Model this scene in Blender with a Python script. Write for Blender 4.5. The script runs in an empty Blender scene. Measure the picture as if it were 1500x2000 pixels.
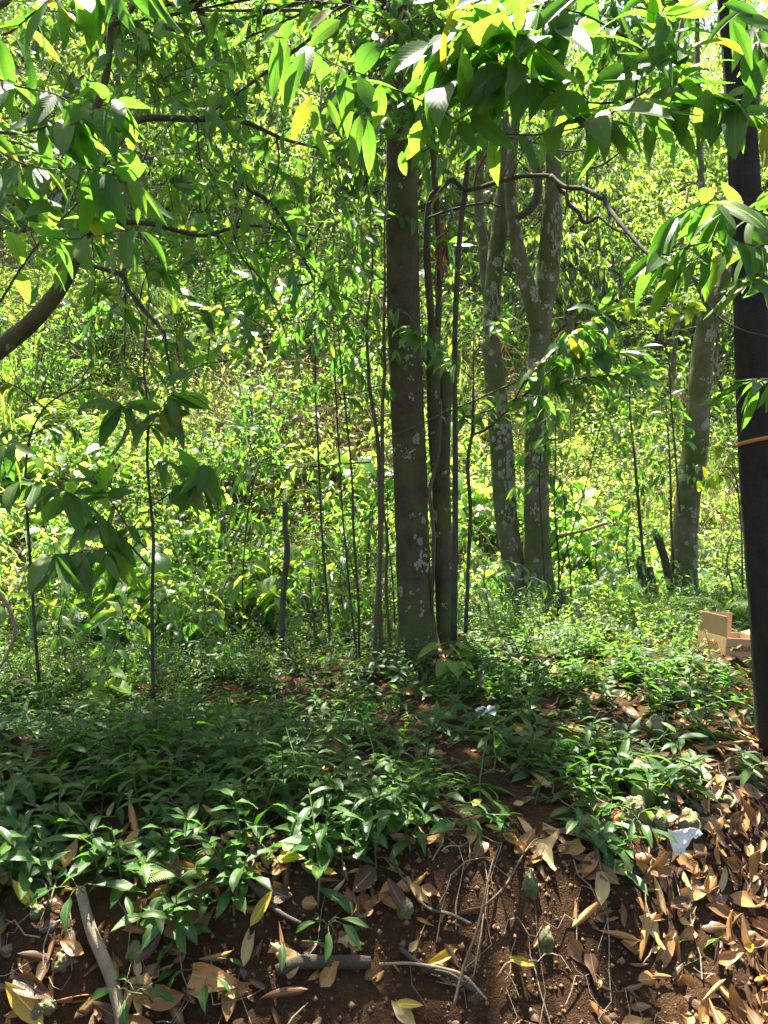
import bpy, bmesh, math, random
import numpy as np
from mathutils import Vector, Matrix
from mathutils import noise as mnoise

random.seed(7)
R = np.random.default_rng(7)
S = bpy.context.scene
COL = S.collection
rad = math.radians

# ------------------------------------------------------------------ camera, sky, sun, exposure
CAMZ = 1.6
cam_d = bpy.data.cameras.new('camera')
cam_d.sensor_fit = 'VERTICAL'
cam_d.sensor_height = 24.0
cam_d.lens = 24.0 / 2 / (1000 / 1500.0)
cam_d.clip_start = 0.05
cam_d.clip_end = 600
cam = bpy.data.objects.new('camera', cam_d)
cam.location = (0, 0, CAMZ)
cam.rotation_euler = (rad(90), 0, 0)
COL.objects.link(cam)
S.camera = cam

SUN_EL, SUN_AZ = 70.0, -14.0
world = bpy.data.worlds.new('World')
S.world = world
world.use_nodes = True
wn = world.node_tree.nodes
wl = world.node_tree.links
wn.clear()
sky = wn.new('ShaderNodeTexSky')
sky.sky_type = 'NISHITA'
sky.sun_disc = False
sky.sun_elevation = rad(SUN_EL)
sky.sun_rotation = rad(SUN_AZ)
sky.air_density = 1.0
sky.dust_density = 3.0
bg = wn.new('ShaderNodeBackground')
bg.inputs['Strength'].default_value = 0.05
wo = wn.new('ShaderNodeOutputWorld')
wl.new(sky.outputs[0], bg.inputs['Color'])
wl.new(bg.outputs[0], wo.inputs['Surface'])

SUNV = Vector((math.sin(rad(SUN_AZ)) * math.cos(rad(SUN_EL)), math.cos(rad(SUN_AZ)) * math.cos(rad(SUN_EL)), math.sin(rad(SUN_EL))))
sun_d = bpy.data.lights.new('sun', 'SUN')
sun_d.energy = 5.0
sun_d.angle = rad(0.53)
sun_d.color = (1.0, 0.94, 0.82)
sun = bpy.data.objects.new('sun', sun_d)
sun.rotation_euler = SUNV.to_track_quat('Z', 'Y').to_euler()
sun.location = (0, 0, 40)
COL.objects.link(sun)

S.view_settings.view_transform = 'Standard'
S.view_settings.look = 'None'
S.view_settings.gamma = 1.0
S.view_settings.use_curve_mapping = False
S.view_settings.exposure = 2.9
S.render.engine = 'CYCLES'
S.cycles.use_denoising = True
S.cycles.denoiser = 'OPENIMAGEDENOISE'
S.cycles.max_bounces = 10
S.cycles.diffuse_bounces = 7
S.cycles.glossy_bounces = 2
S.cycles.transmission_bounces = 8
S.cycles.sample_clamp_indirect = 6.0
S.cycles.caustics_reflective = False
S.cycles.caustics_refractive = False
S.cycles.use_adaptive_sampling = True
S.cycles.adaptive_threshold = 0.02
S.render.use_persistent_data = False


# ------------------------------------------------------------------ helpers
def P(px, py, d):
    """a point seen at pixel (px, py) of the 1500 x 2000 photograph, d metres ahead"""
    return Vector(((px - 750) / 1500 * d, d, CAMZ + (1000 - py) / 1500 * d))


def pix(p):
    return (750 + 1500 * p[0] / p[1], 1000 - 1500 * (p[2] - CAMZ) / p[1])


def ss(a, b, x):
    t = np.clip((np.asarray(x, float) - a) / (b - a), 0, 1)
    return t * t * (3 - 2 * t)


_T = np.random.default_rng(3).random((256, 256))


def vnoise(x, y):
    x = np.asarray(x, float); y = np.asarray(y, float)
    xi = np.floor(x).astype(int); yi = np.floor(y).astype(int)
    fx = x - xi; fy = y - yi
    fx = fx * fx * (3 - 2 * fx); fy = fy * fy * (3 - 2 * fy)
    a = _T[xi & 255, yi & 255]; b = _T[(xi + 1) & 255, yi & 255]
    c = _T[xi & 255, (yi + 1) & 255]; e = _T[(xi + 1) & 255, (yi + 1) & 255]
    return (a * (1 - fx) + b * fx) * (1 - fy) + (c * (1 - fx) + e * fx) * fy - 0.5


def lipy(x):
    return np.interp(x, [-4, -2, -1, -0.4, 0.4, 1.1, 1.6, 2.4, 4], [2.2, 2.32, 2.45, 2.55, 2.62, 2.86, 3.45, 5.7, 9])


def gz(x, y):
    x = np.asarray(x, float); y = np.asarray(y, float)
    lip = lipy(x) + 0.12 * vnoise(x * 3 + 7, y * 0 + 2)
    w = np.interp(x, [-3, 0.5, 1.6, 4], [0.42, 0.48, 0.8, 1.6])
    low = np.clip(0.0 + 0.17 * (y - 2.4), 0.0, 0.46) - 0.04 * ss(0.3, -1.5, x)
    high = np.clip(0.5 + 0.1 * (y - 2.95), 0.44, 0.74)
    high = high - (0.25 * ss(3.1, 4.6, y) + 0.14 * ss(4.8, 6.4, y)) * ss(0.35, -0.6, x)
    high = high - 0.14 * ss(5.2, 7.0, y) * ss(-0.3, 0.8, x)
    t = ss(lip - w, lip, y)
    z = low * (1 - t) + np.maximum(low, high) * t
    hs = np.interp(x, [-8, -1, 1, 3, 8], [7.3, 7.7, 8.8, 9.8, 10.4])
    sl = np.interp(x, [-10, 0, 3, 8, 14], [0.66, 0.62, 0.5, 0.44, 0.5])
    u = y - hs
    u = np.where(u > 15, 15 + 0.12 * (u - 15), u)
    z = z + sl * np.where(u > 6, u, np.log1p(np.exp(np.clip(u, -30, 6) * 1.6)) / 1.6)
    z = z + 0.10 * vnoise(x * 0.9, y * 0.9) + 0.05 * vnoise(x * 3, y * 3) * ss(1.5, 3, y) + 0.018 * vnoise(x * 11, y * 11)
    far = ss(9, 14, y)
    z = z + far * (0.8 * vnoise(x * 0.35 + 9, y * 0.35) + 0.3 * vnoise(x * 1.1, y * 1.1))
    return z


def gz1(x, y):
    return float(gz(np.array([x]), np.array([y]))[0])


def G(px, py, dmin=1.8, dmax=40):
    """where the ray through a pixel meets the ground"""
    ds = np.linspace(dmin, dmax, 3000)
    zz = CAMZ + (1000 - py) / 1500 * ds
    g = gz((px - 750) / 1500 * ds, ds)
    k = np.argmax(zz <= g)
    d = ds[k] if (zz <= g).any() else dmax
    return Vector(((px - 750) / 1500 * d, d, gz1((px - 750) / 1500 * d, d)))


def gnormal(x, y, e=0.04):
    n = Vector((gz1(x - e, y) - gz1(x + e, y), gz1(x, y - e) - gz1(x, y + e), 2 * e))
    return n.normalized()


class Geo:
    def __init__(s):
        s.v = []; s.n = 0; s.q = []; s.qm = []; s.t = []; s.tm = []; s.r = []; s.uv = []

    def add(s, v, q=None, t=None, m=0, r=0.0, uv=None):
        v = np.asarray(v, float).reshape(-1, 3)
        if q is not None and len(q):
            q = np.asarray(q, int).reshape(-1, 4)
            s.q.append(q + s.n); s.qm.append(np.full(len(q), m))
        if t is not None and len(t):
            t = np.asarray(t, int).reshape(-1, 3)
            s.t.append(t + s.n); s.tm.append(np.full(len(t), m))
        s.v.append(v)
        s.r.append(np.broadcast_to(np.asarray(r, float), (len(v),)))
        s.uv.append(np.zeros((len(v), 2)) if uv is None else np.asarray(uv, float).reshape(-1, 2))
        s.n += len(v)

    def mesh(s, name, mats, smooth=True):
        me = bpy.data.meshes.new(name)
        v = np.concatenate(s.v) if s.v else np.zeros((0, 3))
        q = np.concatenate(s.q) if s.q else np.zeros((0, 4), int)
        t = np.concatenate(s.t) if s.t else np.zeros((0, 3), int)
        me.vertices.add(len(v)); me.vertices.foreach_set('co', v.ravel())
        li = np.concatenate([q.ravel(), t.ravel()]).astype(np.int32)
        me.loops.add(len(li)); me.loops.foreach_set('vertex_index', li)
        me.polygons.add(len(q) + len(t))
        st = np.concatenate([np.arange(len(q)) * 4, len(q) * 4 + np.arange(len(t)) * 3]).astype(np.int32)
        me.polygons.foreach_set('loop_start', st)
        mi = np.concatenate((s.qm if s.qm else [np.zeros(0)]) + (s.tm if s.tm else [np.zeros(0)])).astype(np.int32)
        me.polygons.foreach_set('material_index', mi)
        me.polygons.foreach_set('use_smooth', np.full(len(q) + len(t), smooth))
        uv = np.concatenate(s.uv)[li]
        ul = me.uv_layers.new(name='UVMap')
        ul.data.foreach_set('uv', uv.ravel())
        a = me.attributes.new('rnd', 'FLOAT', 'POINT')
        a.data.foreach_set('value', np.concatenate(s.r))
        for m in mats:
            me.materials.append(m)
        me.update(calc_edges=True)
        me.validate()
        return me


def catmull(pts, n):
    pts = [np.array(p, float) for p in pts]
    if len(pts) < 3:
        return [pts[0] + (pts[-1] - pts[0]) * i / n for i in range(n + 1)]
    e = [2 * pts[0] - pts[1]] + pts + [2 * pts[-1] - pts[-2]]
    out = []
    for i in range(1, len(e) - 2):
        for k in range(n):
            t = k / n
            a, b, c, d = e[i - 1], e[i], e[i + 1], e[i + 2]
            out.append(0.5 * (2 * b + (c - a) * t + (2 * a - 5 * b + 4 * c - d) * t * t + (3 * b - a - 3 * c + d) * t ** 3))
    out.append(pts[-1])
    return out


def tube(geo, pts, radii, sides=8, m=0, bump=0.0, cap=True, r=0.0, seed=0):
    pts = np.array([np.array(p, float) for p in pts]); n = len(pts)
    radii = np.asarray(radii, float) * np.ones(n)
    tan = np.gradient(pts, axis=0)
    tan /= np.linalg.norm(tan, axis=1)[:, None] + 1e-9
    up = np.array([0.31, -0.95, 0.1]) if abs(tan[0][2]) > 0.7 else np.array([0, 0, 1.0])
    a = up - tan * (tan @ up)[:, None]
    a /= np.linalg.norm(a, axis=1)[:, None] + 1e-9
    b = np.cross(tan, a)
    th = np.linspace(0, 2 * math.pi, sides, endpoint=False)
    rr = radii[:, None] * np.ones((1, sides))
    if bump:
        s = np.concatenate([[0], np.cumsum(np.linalg.norm(np.diff(pts, axis=0), axis=1))])
        X = np.cos(th)[None] * 1.3 + seed * 3.7 + s[:, None] * 0; Y = np.sin(th)[None] * 1.3 + s[:, None] * 2.2
        rr = rr * (1 + bump * 2 * vnoise(X, Y) + bump * vnoise(X * 3, Y * 3 + 5))
    v = pts[:, None] + rr[..., None] * (np.cos(th)[None, :, None] * a[:, None] + np.sin(th)[None, :, None] * b[:, None])
    i = np.arange(n - 1)[:, None] * sides; j = np.arange(sides)[None]
    q = np.stack([i + j, i + (j + 1) % sides, i + sides + (j + 1) % sides, i + sides + j], -1).reshape(-1, 4)
    v = v.reshape(-1, 3)
    tr = None
    if cap:
        v = np.vstack([v, pts[0], pts[-1]])
        k = np.arange(sides)
        tr = np.vstack([np.stack([k * 0 + n * sides, (k + 1) % sides, k], -1),
                        np.stack([k * 0 + n * sides + 1, (n - 1) * sides + k, (n - 1) * sides + (k + 1) % sides], -1)])
    geo.add(v, q, tr, m, r)


def limb(geo, pp, n=5, sides=8, m=0, bump=0.0, seed=0, wob=0.0):
    """pp: (px, py, depth, width in px); returns the smoothed 3-D points"""
    c = [list(P(x, y, d)) + [w / 3000 * d] for x, y, d, w in pp]
    c = np.array(catmull(c, n))
    if wob:
        s = np.arange(len(c)) * 0.17
        c[:, 0] += wob * 2 * vnoise(s + seed * 5, s * 0 + 1); c[:, 2] += wob * vnoise(s + seed * 9, s * 0 + 4)
    tube(geo, c[:, :3], np.maximum(c[:, 3], 0.0008), sides, m, bump, seed=seed)
    return c


def unit(a):
    a = np.asarray(a, float)
    return a / (np.linalg.norm(a, axis=-1, keepdims=True) + 1e-9)


def prof(t, k):
    if k == 'lance':
        w = np.sin(math.pi * np.clip(t, 0, 1) ** 0.9) ** 0.75 * (1 - 0.25 * t)
    elif k == 'ovate':
        w = np.sin(math.pi * np.clip(t, 0, 1) ** 0.62) ** 0.8
    elif k == 'obov':
        w = np.sin(math.pi * np.clip(t, 0, 1) ** 1.25) ** 0.8
    elif k == 'heart':
        w = np.sin(math.pi * np.clip(t * 0.93 + 0.07, 0, 1) ** 0.5) ** 0.8
    else:
        w = np.clip(np.sin(math.pi * np.clip(t * 0.97 + 0.03, 0, 1) ** 0.5), 0, 1) * (1 - 0.35 * t)
    return np.maximum(w, 0.03)


def leaves(geo, p, d, nrm, L, W, bend, fold=0.25, ns=3, kind='lance', m=0, r=None, wave=0.0):
    """a batch of leaf blades: base p, direction d, face normal nrm, length L, width W, bend (rad)"""
    p = np.asarray(p, float); N = len(p)
    if N == 0:
        return
    d = unit(d); nrm = np.asarray(nrm, float)
    nrm = unit(nrm - d * (nrm * d).sum(1)[:, None])
    sd = np.cross(d, nrm)
    L = np.asarray(L, float) * np.ones(N); W = np.asarray(W, float) * np.ones(N); bend = np.asarray(bend, float) * np.ones(N)
    bend = np.where(np.abs(bend) < 0.05, 0.05, bend)
    t = np.linspace(0, 1, ns + 1)
    a = bend[:, None] * t[None]
    along = L[:, None] * np.sin(a) / bend[:, None]
    drop = L[:, None] * (1 - np.cos(a)) / bend[:, None]
    w = prof(t, kind)[None] * W[:, None] / 2
    ctr = p[:, None] + d[:, None] * along[..., None] - nrm[:, None] * drop[..., None]
    ln = nrm[:, None] * np.cos(a)[..., None] + d[:, None] * np.sin(a)[..., None]
    wv = 0
    if wave:
        ph = R.random(N) * 6
        wv = (wave * W[:, None] * np.sin(t[None] * 9 + ph[:, None]))[..., None]
    Lf = ctr - sd[:, None] * w[..., None] + ln * (fold * w[..., None] + wv)
    Rt = ctr + sd[:, None] * w[..., None] + ln * (fold * w[..., None] - wv)
    v = np.stack([Lf, ctr, Rt], 2).reshape(N, -1, 3)
    k = np.arange(ns) * 3
    q = np.concatenate([np.stack([k, k + 1, k + 4, k + 3], -1), np.stack([k + 1, k + 2, k + 5, k + 4], -1)])
    M = (ns + 1) * 3
    Q = (q[None] + (np.arange(N) * M)[:, None, None]).reshape(-1, 4)
    uv = np.stack([np.tile([0, 0.5, 1], ns + 1), np.repeat(t, 3)], -1)
    if r is None:
        r = R.random(N)
    geo.add(v.reshape(-1, 3), Q, None, m, np.repeat(r, M), np.tile(uv, (N, 1)))


def blade_mesh(name, mat, kind, W, bend, fold, wave=0.0, twist=0.0, curl=0.0, ns=6, seed=0, petiole=0.0):
    """one unit-length blade along +Y, facing +Z, five points across"""
    rr = np.random.default_rng(seed)
    g = Geo()
    t = np.linspace(0, 1, ns + 1)
    u = np.array([-1, -0.5, 0, 0.5, 1.0])
    w = prof(t, kind) * W / 2
    b = bend if abs(bend) > 0.02 else 0.02
    a = b * t
    y = np.sin(a) / b; z = -(1 - np.cos(a)) / b
    V = []
    ph = rr.random() * 6
    for i in range(ns + 1):
        tw = twist * t[i]
        for x in u:
            lx = x * w[i]
            lz = fold * abs(lx)
            if curl:
                ca = curl * x
                lx = w[i] * math.sin(ca) / curl; lz = w[i] * (1 - math.cos(ca)) / curl
            lz += wave * W * math.sin(t[i] * 8 + ph + (2 if x > 0 else 0)) * abs(x)
            X = lx * math.cos(tw) - lz * math.sin(tw); Z = lx * math.sin(tw) + lz * math.cos(tw)
            V.append((X, y[i] + math.sin(a[i]) * Z, z[i] + math.cos(a[i]) * Z))
    i = np.arange(ns)[:, None] * 5; j = np.arange(4)[None]
    q = np.stack([i + j, i + j + 1, i + j + 6, i + j + 5], -1).reshape(-1, 4)
    uv = np.stack([np.tile((u + 1) / 2, ns + 1), np.repeat(t, 5)], -1)
    g.add(V, q, None, 0, 0.0, uv)
    return g.mesh(name, [mat])


def tag(o, label=None, cat=None, group=None, kind=None):
    if label: o['label'] = label
    if cat: o['category'] = cat
    if group: o['group'] = group
    if kind: o['kind'] = kind
    return o


def obj(name, me, parent=None):
    o = bpy.data.objects.new(name, me)
    COL.objects.link(o)
    if parent is not None:
        o.parent = parent
        if parent.type == 'EMPTY' and parent.parent is None:
            o.matrix_parent_inverse = Matrix.Translation(-parent.location)
    return o


def empty(name, loc):
    o = bpy.data.objects.new(name, None)
    o.empty_display_size = 0.1
    o.location = loc
    COL.objects.link(o)
    return o


def leaf_matrix(p, d, n, L, wscale=1.0):
    d = Vector(d).normalized(); n = Vector(n)
    n = (n - d * n.dot(d))
    if n.length < 1e-4:
        n = d.orthogonal()
    n.normalize()
    x = d.cross(n)
    m = Matrix((x * wscale, d, n)).transposed().to_4x4()
    m = m @ Matrix.Diagonal((L, L, L, 1))
    m.translation = Vector(p)
    return m


def put_leaf(name, me, parent, p, d, n, L, wscale=1.0):
    o = bpy.data.objects.new(name, me)
    COL.objects.link(o)
    o.parent = parent
    if parent is not None:
        root = parent
        while root.parent:
            root = root.parent
        if root.type == 'EMPTY':
            o.matrix_parent_inverse = Matrix.Translation(-root.location) if parent is root else Matrix.Identity(4)
    o.matrix_basis = leaf_matrix(p, d, n, L, wscale)
    return o


# ------------------------------------------------------------------ materials
class NT:
    def __init__(s, name):
        s.m = bpy.data.materials.new(name); s.m.use_nodes = True
        s.t = s.m.node_tree; s.t.nodes.clear()
        s.out = s.n('ShaderNodeOutputMaterial')

    def n(s, typ, **kw):
        x = s.t.nodes.new(typ)
        for k, v in kw.items():
            if k.startswith('i_'):
                x.inputs[k[2:].replace('_', ' ')].default_value = v
            else:
                setattr(x, k, v)
        return x

    def l(s, a, b):
        s.t.links.new(a, b)

    def math(s, op, a, b=None, clamp=False):
        x = s.n('ShaderNodeMath', operation=op, use_clamp=clamp)
        for i, y in enumerate((a, b)):
            if y is None: continue
            if isinstance(y, (int, float)): x.inputs[i].default_value = y
            else: s.l(y, x.inputs[i])
        return x.outputs[0]

    def ramp(s, fac, stops):
        x = s.n('ShaderNodeValToRGB')
        e = x.color_ramp.elements
        while len(e) < len(stops): e.new(0.5)
        for k, (p, c) in enumerate(stops):
            e[k].position = p; e[k].color = (*c, 1)
        s.l(fac, x.inputs[0])
        return x.outputs[0]

    def mix(s, fac, a, b, blend='MIX'):
        x = s.n('ShaderNodeMix', data_type='RGBA', blend_type=blend)
        for i, y in ((0, fac), (6, a), (7, b)):
            if isinstance(y, (int, float)): x.inputs[i].default_value = y
            elif isinstance(y, tuple): x.inputs[i].default_value = (*y, 1)
            else: s.l(y, x.inputs[i])
        return x.outputs[2]

    def noise(s, scale, detail=4, rough=0.55, vec=None):
        x = s.n('ShaderNodeTexNoise')
        x.inputs['Scale'].default_value = scale; x.inputs['Detail'].default_value = detail; x.inputs['Roughness'].default_value = rough
        if vec is not None: s.l(vec, x.inputs['Vector'])
        return x.outputs['Fac']

    def rnd(s):
        a = s.n('ShaderNodeAttribute', attribute_name='rnd').outputs['Fac']
        o = s.n('ShaderNodeObjectInfo').outputs['Random']
        return s.math('FRACT', s.math('ADD', a, s.math('MULTIPLY', o, 3.17)))


def leaf_mat(name, stops, tstops, trans=0.45, rough=0.42, spec=0.45, veins=False, spots=None, vstr=1.0):
    k = NT(name)
    r = k.rnd()
    col = k.ramp(r, stops); tc = k.ramp(r, tstops)
    nz = k.noise(9.0, 2, vec=k.n('ShaderNodeTexCoord').outputs['Object'])
    col = k.mix(k.math('MULTIPLY', nz, 0.45), col, tuple(0.45 * c for c in stops[0][1]))
    bump = None
    if veins:
        uv = k.n('ShaderNodeUVMap').outputs[0]
        sp = k.n('ShaderNodeSeparateXYZ'); k.l(uv, sp.inputs[0])
        au = k.math('ABSOLUTE', k.math('SUBTRACT', sp.outputs[0], 0.5))
        mid = k.math('LESS_THAN', au, 0.026)
        ang = k.math('SUBTRACT', k.math('MULTIPLY', sp.outputs[1], 75.0), k.math('MULTIPLY', au, 34.0))
        vn = k.math('POWER', k.math('ABSOLUTE', k.math('SINE', k.math('MULTIPLY', ang, 0.5))), 7.0)
        vn2 = k.math('SUBTRACT', 1.0, k.math('POWER', k.math('ABSOLUTE', k.math('SINE', k.math('MULTIPLY', ang, 0.5))), 0.18))
        v = k.math('MAXIMUM', mid, k.math('MULTIPLY', vn2, 0.55))
        col = k.mix(k.math('MULTIPLY', v, vstr), col, tuple(min(1, 1.8 * c + 0.02) for c in stops[-1][1]))
        tc = k.mix(k.math('MULTIPLY', v, 0.95), tc, tuple(0.45 * c for c in tstops[0][1]))
        b = k.n('ShaderNodeBump'); b.inputs['Strength'].default_value = 0.15; b.inputs['Distance'].default_value = 0.003
        k.l(k.math('SUBTRACT', k.math('MULTIPLY', vn, 0.5), mid), b.inputs['Height'])
        bump = b.outputs[0]
    if spots:
        sn = k.noise(30.0, 3, vec=k.n('ShaderNodeTexCoord').outputs['Object'])
        f = k.math('GREATER_THAN', sn, 0.7)
        col = k.mix(f, col, spots); tc = k.mix(f, tc, tuple(0.4 * c for c in spots))
    pb = k.n('ShaderNodeBsdfPrincipled')
    pb.inputs['Roughness'].default_value = rough
    pb.inputs['Specular IOR Level'].default_value = spec
    k.l(col, pb.inputs['Base Color'])
    tb = k.n('ShaderNodeBsdfTranslucent'); k.l(tc, tb.inputs['Color'])
    if bump: k.l(bump, pb.inputs['Normal'])
    mx = k.n('ShaderNodeMixShader'); mx.inputs[0].default_value = trans
    k.l(pb.outputs[0], mx.inputs[1]); k.l(tb.outputs[0], mx.inputs[2])
    k.l(mx.outputs[0], k.out.inputs[0])
    return k.m


def bark_mat(name, dark, light, lichen=0.0, moss=0.0, scale=1.0, ridges=0.3, rough=0.9, lich_col=(0.34, 0.37, 0.27)):
    k = NT(name)
    co = k.n('ShaderNodeTexCoord').outputs['Object']
    mp = k.n('ShaderNodeMapping'); mp.inputs['Scale'].default_value = (1, 1, 0.25); k.l(co, mp.inputs[0])
    mp2 = k.n('ShaderNodeMapping'); mp2.inputs['Scale'].default_value = (0.25, 0.25, 1.6); k.l(co, mp2.inputs[0])
    n0 = k.noise(5.5 * scale, 8, 0.72, co); n1 = k.noise(11 * scale, 6, 0.7, mp.outputs[0]); n2 = k.noise(75 * scale, 5, 0.7, co); n3 = k.noise(30 * scale, 2, 0.5, mp2.outputs[0])
    f = k.math('ADD', k.math('MULTIPLY', n0, 0.5), k.math('ADD', k.math('MULTIPLY', n1, 0.3), k.math('MULTIPLY', n2, 0.2)))
    col = k.ramp(f, [(0.36, dark), (0.5, tuple((a + b) / 2 for a, b in zip(dark, light))), (0.64, light)])
    col = k.mix(k.math('MULTIPLY', k.math('SUBTRACT', n3, 0.6, True), 2.0, True), col, dark)
    h = k.math('ADD', k.math('MULTIPLY', n2, 0.45), k.math('ADD', k.math('MULTIPLY', n1, 0.6), k.math('MULTIPLY', n3, 0.12)))
    rgh = rough
    if moss:
        mn = k.noise(3.0, 5, 0.7, co)
        f2 = k.math('MULTIPLY', k.math('SUBTRACT', mn, 0.62 - moss * 0.3, True), 5.0, True)
        col = k.mix(f2, col, (0.075, 0.095, 0.022))
    if lichen:
        vo = k.n('ShaderNodeTexVoronoi'); vo.inputs['Scale'].default_value = 11.0
        ds = k.n('ShaderNodeMapping'); k.l(co, ds.inputs[0]); ds.inputs['Scale'].default_value = (1, 1, 0.75)
        nn = k.n('ShaderNodeTexNoise'); nn.inputs['Scale'].default_value = 22.0; nn.inputs['Detail'].default_value = 3; k.l(co, nn.inputs['Vector'])
        add = k.n('ShaderNodeVectorMath', operation='MULTIPLY_ADD'); k.l(nn.outputs['Color'], add.inputs[0]); add.inputs[1].default_value = (0.07, 0.07, 0.07); k.l(ds.outputs[0], add.inputs[2])
        k.l(add.outputs[0], vo.inputs['Vector'])
        big = k.noise(3.3, 3, 0.6, co)
        small = k.noise(34.0, 4, 0.7, co)
        thr = k.math('ADD', k.math('MULTIPLY', k.math('SUBTRACT', big, 0.62 - lichen * 0.25), 2.6), 0.0)
        a = k.math('LESS_THAN', vo.outputs['Distance'], k.math('MINIMUM', thr, 0.46))
        a = k.math('MULTIPLY', a, k.math('LESS_THAN', small, 0.58))
        col = k.mix(k.math('MULTIPLY', a, 0.75), col, k.ramp(small, [(0.3, lich_col), (0.6, tuple(0.75 * c for c in lich_col))]))
    pb = k.n('ShaderNodeBsdfPrincipled'); pb.inputs['Roughness'].default_value = rgh
    pb.inputs['Specular IOR Level'].default_value = 0.2
    k.l(col, pb.inputs['Base Color'])
    b = k.n('ShaderNodeBump'); b.inputs['Strength'].default_value = 0.6; b.inputs['Distance'].default_value = 0.02 * ridges / 0.3
    k.l(h, b.inputs['Height']); k.l(b.outputs[0], pb.inputs['Normal'])
    k.l(pb.outputs[0], k.out.inputs[0])
    return k.m


def plain_mat(name, col, col2=None, rough=0.8, scale=20, bump=0.2, spec=0.3, trans=None):
    k = NT(name)
    co = k.n('ShaderNodeTexCoord').outputs['Object']
    nz = k.noise(scale, 5, 0.6, co)
    c = k.ramp(nz, [(0.3, col), (0.7, col2 or tuple(0.7 * x for x in col))])
    pb = k.n('ShaderNodeBsdfPrincipled'); pb.inputs['Roughness'].default_value = rough; pb.inputs['Specular IOR Level'].default_value = spec
    k.l(c, pb.inputs['Base Color'])
    if bump:
        b = k.n('ShaderNodeBump'); b.inputs['Strength'].default_value = bump; b.inputs['Distance'].default_value = 0.01
        k.l(nz, b.inputs['Height']); k.l(b.outputs[0], pb.inputs['Normal'])
    if trans:
        tb = k.n('ShaderNodeBsdfTranslucent'); k.l(c, tb.inputs['Color'])
        mx = k.n('ShaderNodeMixShader'); mx.inputs[0].default_value = trans
        k.l(pb.outputs[0], mx.inputs[1]); k.l(tb.outputs[0], mx.inputs[2]); k.l(mx.outputs[0], k.out.inputs[0])
    else:
        k.l(pb.outputs[0], k.out.inputs[0])
    return k.m


# greens: reflectance stops, then transmittance stops
M_NEAR = leaf_mat('leaf_glossy_near', [(0, (0.035, 0.075, 0.018)), (0.6, (0.05, 0.105, 0.02)), (1, (0.075, 0.13, 0.025))],
                  [(0, (0.12, 0.34, 0.025)), (0.6, (0.17, 0.42, 0.03)), (1, (0.26, 0.48, 0.035))], 0.53, 0.5, 0.22, True, (0.09, 0.07, 0.02))
M_NEARY = leaf_mat('leaf_yellowing', [(0, (0.12, 0.14, 0.02)), (1, (0.2, 0.18, 0.02))],
                   [(0, (0.32, 0.4, 0.025)), (1, (0.48, 0.4, 0.03))], 0.45, 0.42, 0.4, True, (0.12, 0.05, 0.015))
M_MID = leaf_mat('leaf_green_mid', [(0, (0.035, 0.08, 0.018)), (0.6, (0.05, 0.11, 0.02)), (1, (0.085, 0.135, 0.022))],
                 [(0, (0.12, 0.36, 0.03)), (0.7, (0.2, 0.48, 0.04)), (1, (0.38, 0.54, 0.04))], 0.46, 0.38, 0.5)
M_CAN = leaf_mat('leaf_canopy', [(0, (0.03, 0.07, 0.018)), (1, (0.06, 0.11, 0.02))],
                 [(0, (0.12, 0.34, 0.025)), (0.85, (0.2, 0.45, 0.035)), (1, (0.46, 0.5, 0.03))], 0.44, 0.4, 0.45)
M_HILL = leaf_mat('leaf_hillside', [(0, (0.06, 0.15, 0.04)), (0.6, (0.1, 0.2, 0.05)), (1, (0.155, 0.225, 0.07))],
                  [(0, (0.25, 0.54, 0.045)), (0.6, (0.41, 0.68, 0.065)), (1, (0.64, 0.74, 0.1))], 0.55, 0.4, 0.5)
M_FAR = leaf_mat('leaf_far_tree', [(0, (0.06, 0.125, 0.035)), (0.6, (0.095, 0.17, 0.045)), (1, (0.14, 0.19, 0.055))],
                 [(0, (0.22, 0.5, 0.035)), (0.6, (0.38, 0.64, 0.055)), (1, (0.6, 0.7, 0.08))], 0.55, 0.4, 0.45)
M_COVER = leaf_mat('leaf_ground_cover', [(0, (0.026, 0.066, 0.014)), (0.7, (0.044, 0.1, 0.018)), (1, (0.075, 0.13, 0.02))],
                   [(0, (0.08, 0.28, 0.02)), (1, (0.18, 0.42, 0.02))], 0.4, 0.46, 0.3)
M_COVERN = leaf_mat('leaf_ground_cover_near', [(0, (0.026, 0.07, 0.016)), (0.7, (0.042, 0.102, 0.02)), (1, (0.07, 0.13, 0.022))],
                    [(0, (0.08, 0.28, 0.02)), (1, (0.16, 0.4, 0.02))], 0.38, 0.42, 0.35, True)
M_LIME = leaf_mat('leaf_lime_vine', [(0, (0.09, 0.17, 0.02)), (1, (0.13, 0.2, 0.03))], [(0, (0.34, 0.55, 0.02)), (1, (0.5, 0.62, 0.03))], 0.5, 0.45, 0.4, True)
M_DEAD = leaf_mat('leaf_dead_brown', [(0, (0.05, 0.024, 0.011)), (0.25, (0.12, 0.056, 0.02)), (0.5, (0.23, 0.108, 0.032)), (0.72, (0.4, 0.18, 0.045)), (0.88, (0.48, 0.27, 0.08)), (1, (0.48, 0.35, 0.15))],
                  [(0, (0.12, 0.05, 0.014)), (1, (0.34, 0.16, 0.045))], 0.18, 0.45, 0.4, True, (0.05, 0.025, 0.012), 0.22)
M_DEADY = leaf_mat('leaf_dead_yellow', [(0, (0.42, 0.27, 0.03)), (1, (0.55, 0.4, 0.05))], [(0, (0.5, 0.3, 0.02)), (1, (0.6, 0.42, 0.03))], 0.3, 0.45, 0.35, True, (0.16, 0.07, 0.02))
M_DRY = leaf_mat('dry_stalk', [(0, (0.16, 0.11, 0.05)), (1, (0.34, 0.26, 0.13))], [(0, (0.2, 0.13, 0.05)), (1, (0.3, 0.22, 0.1))], 0.2, 0.7, 0.2)
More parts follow.
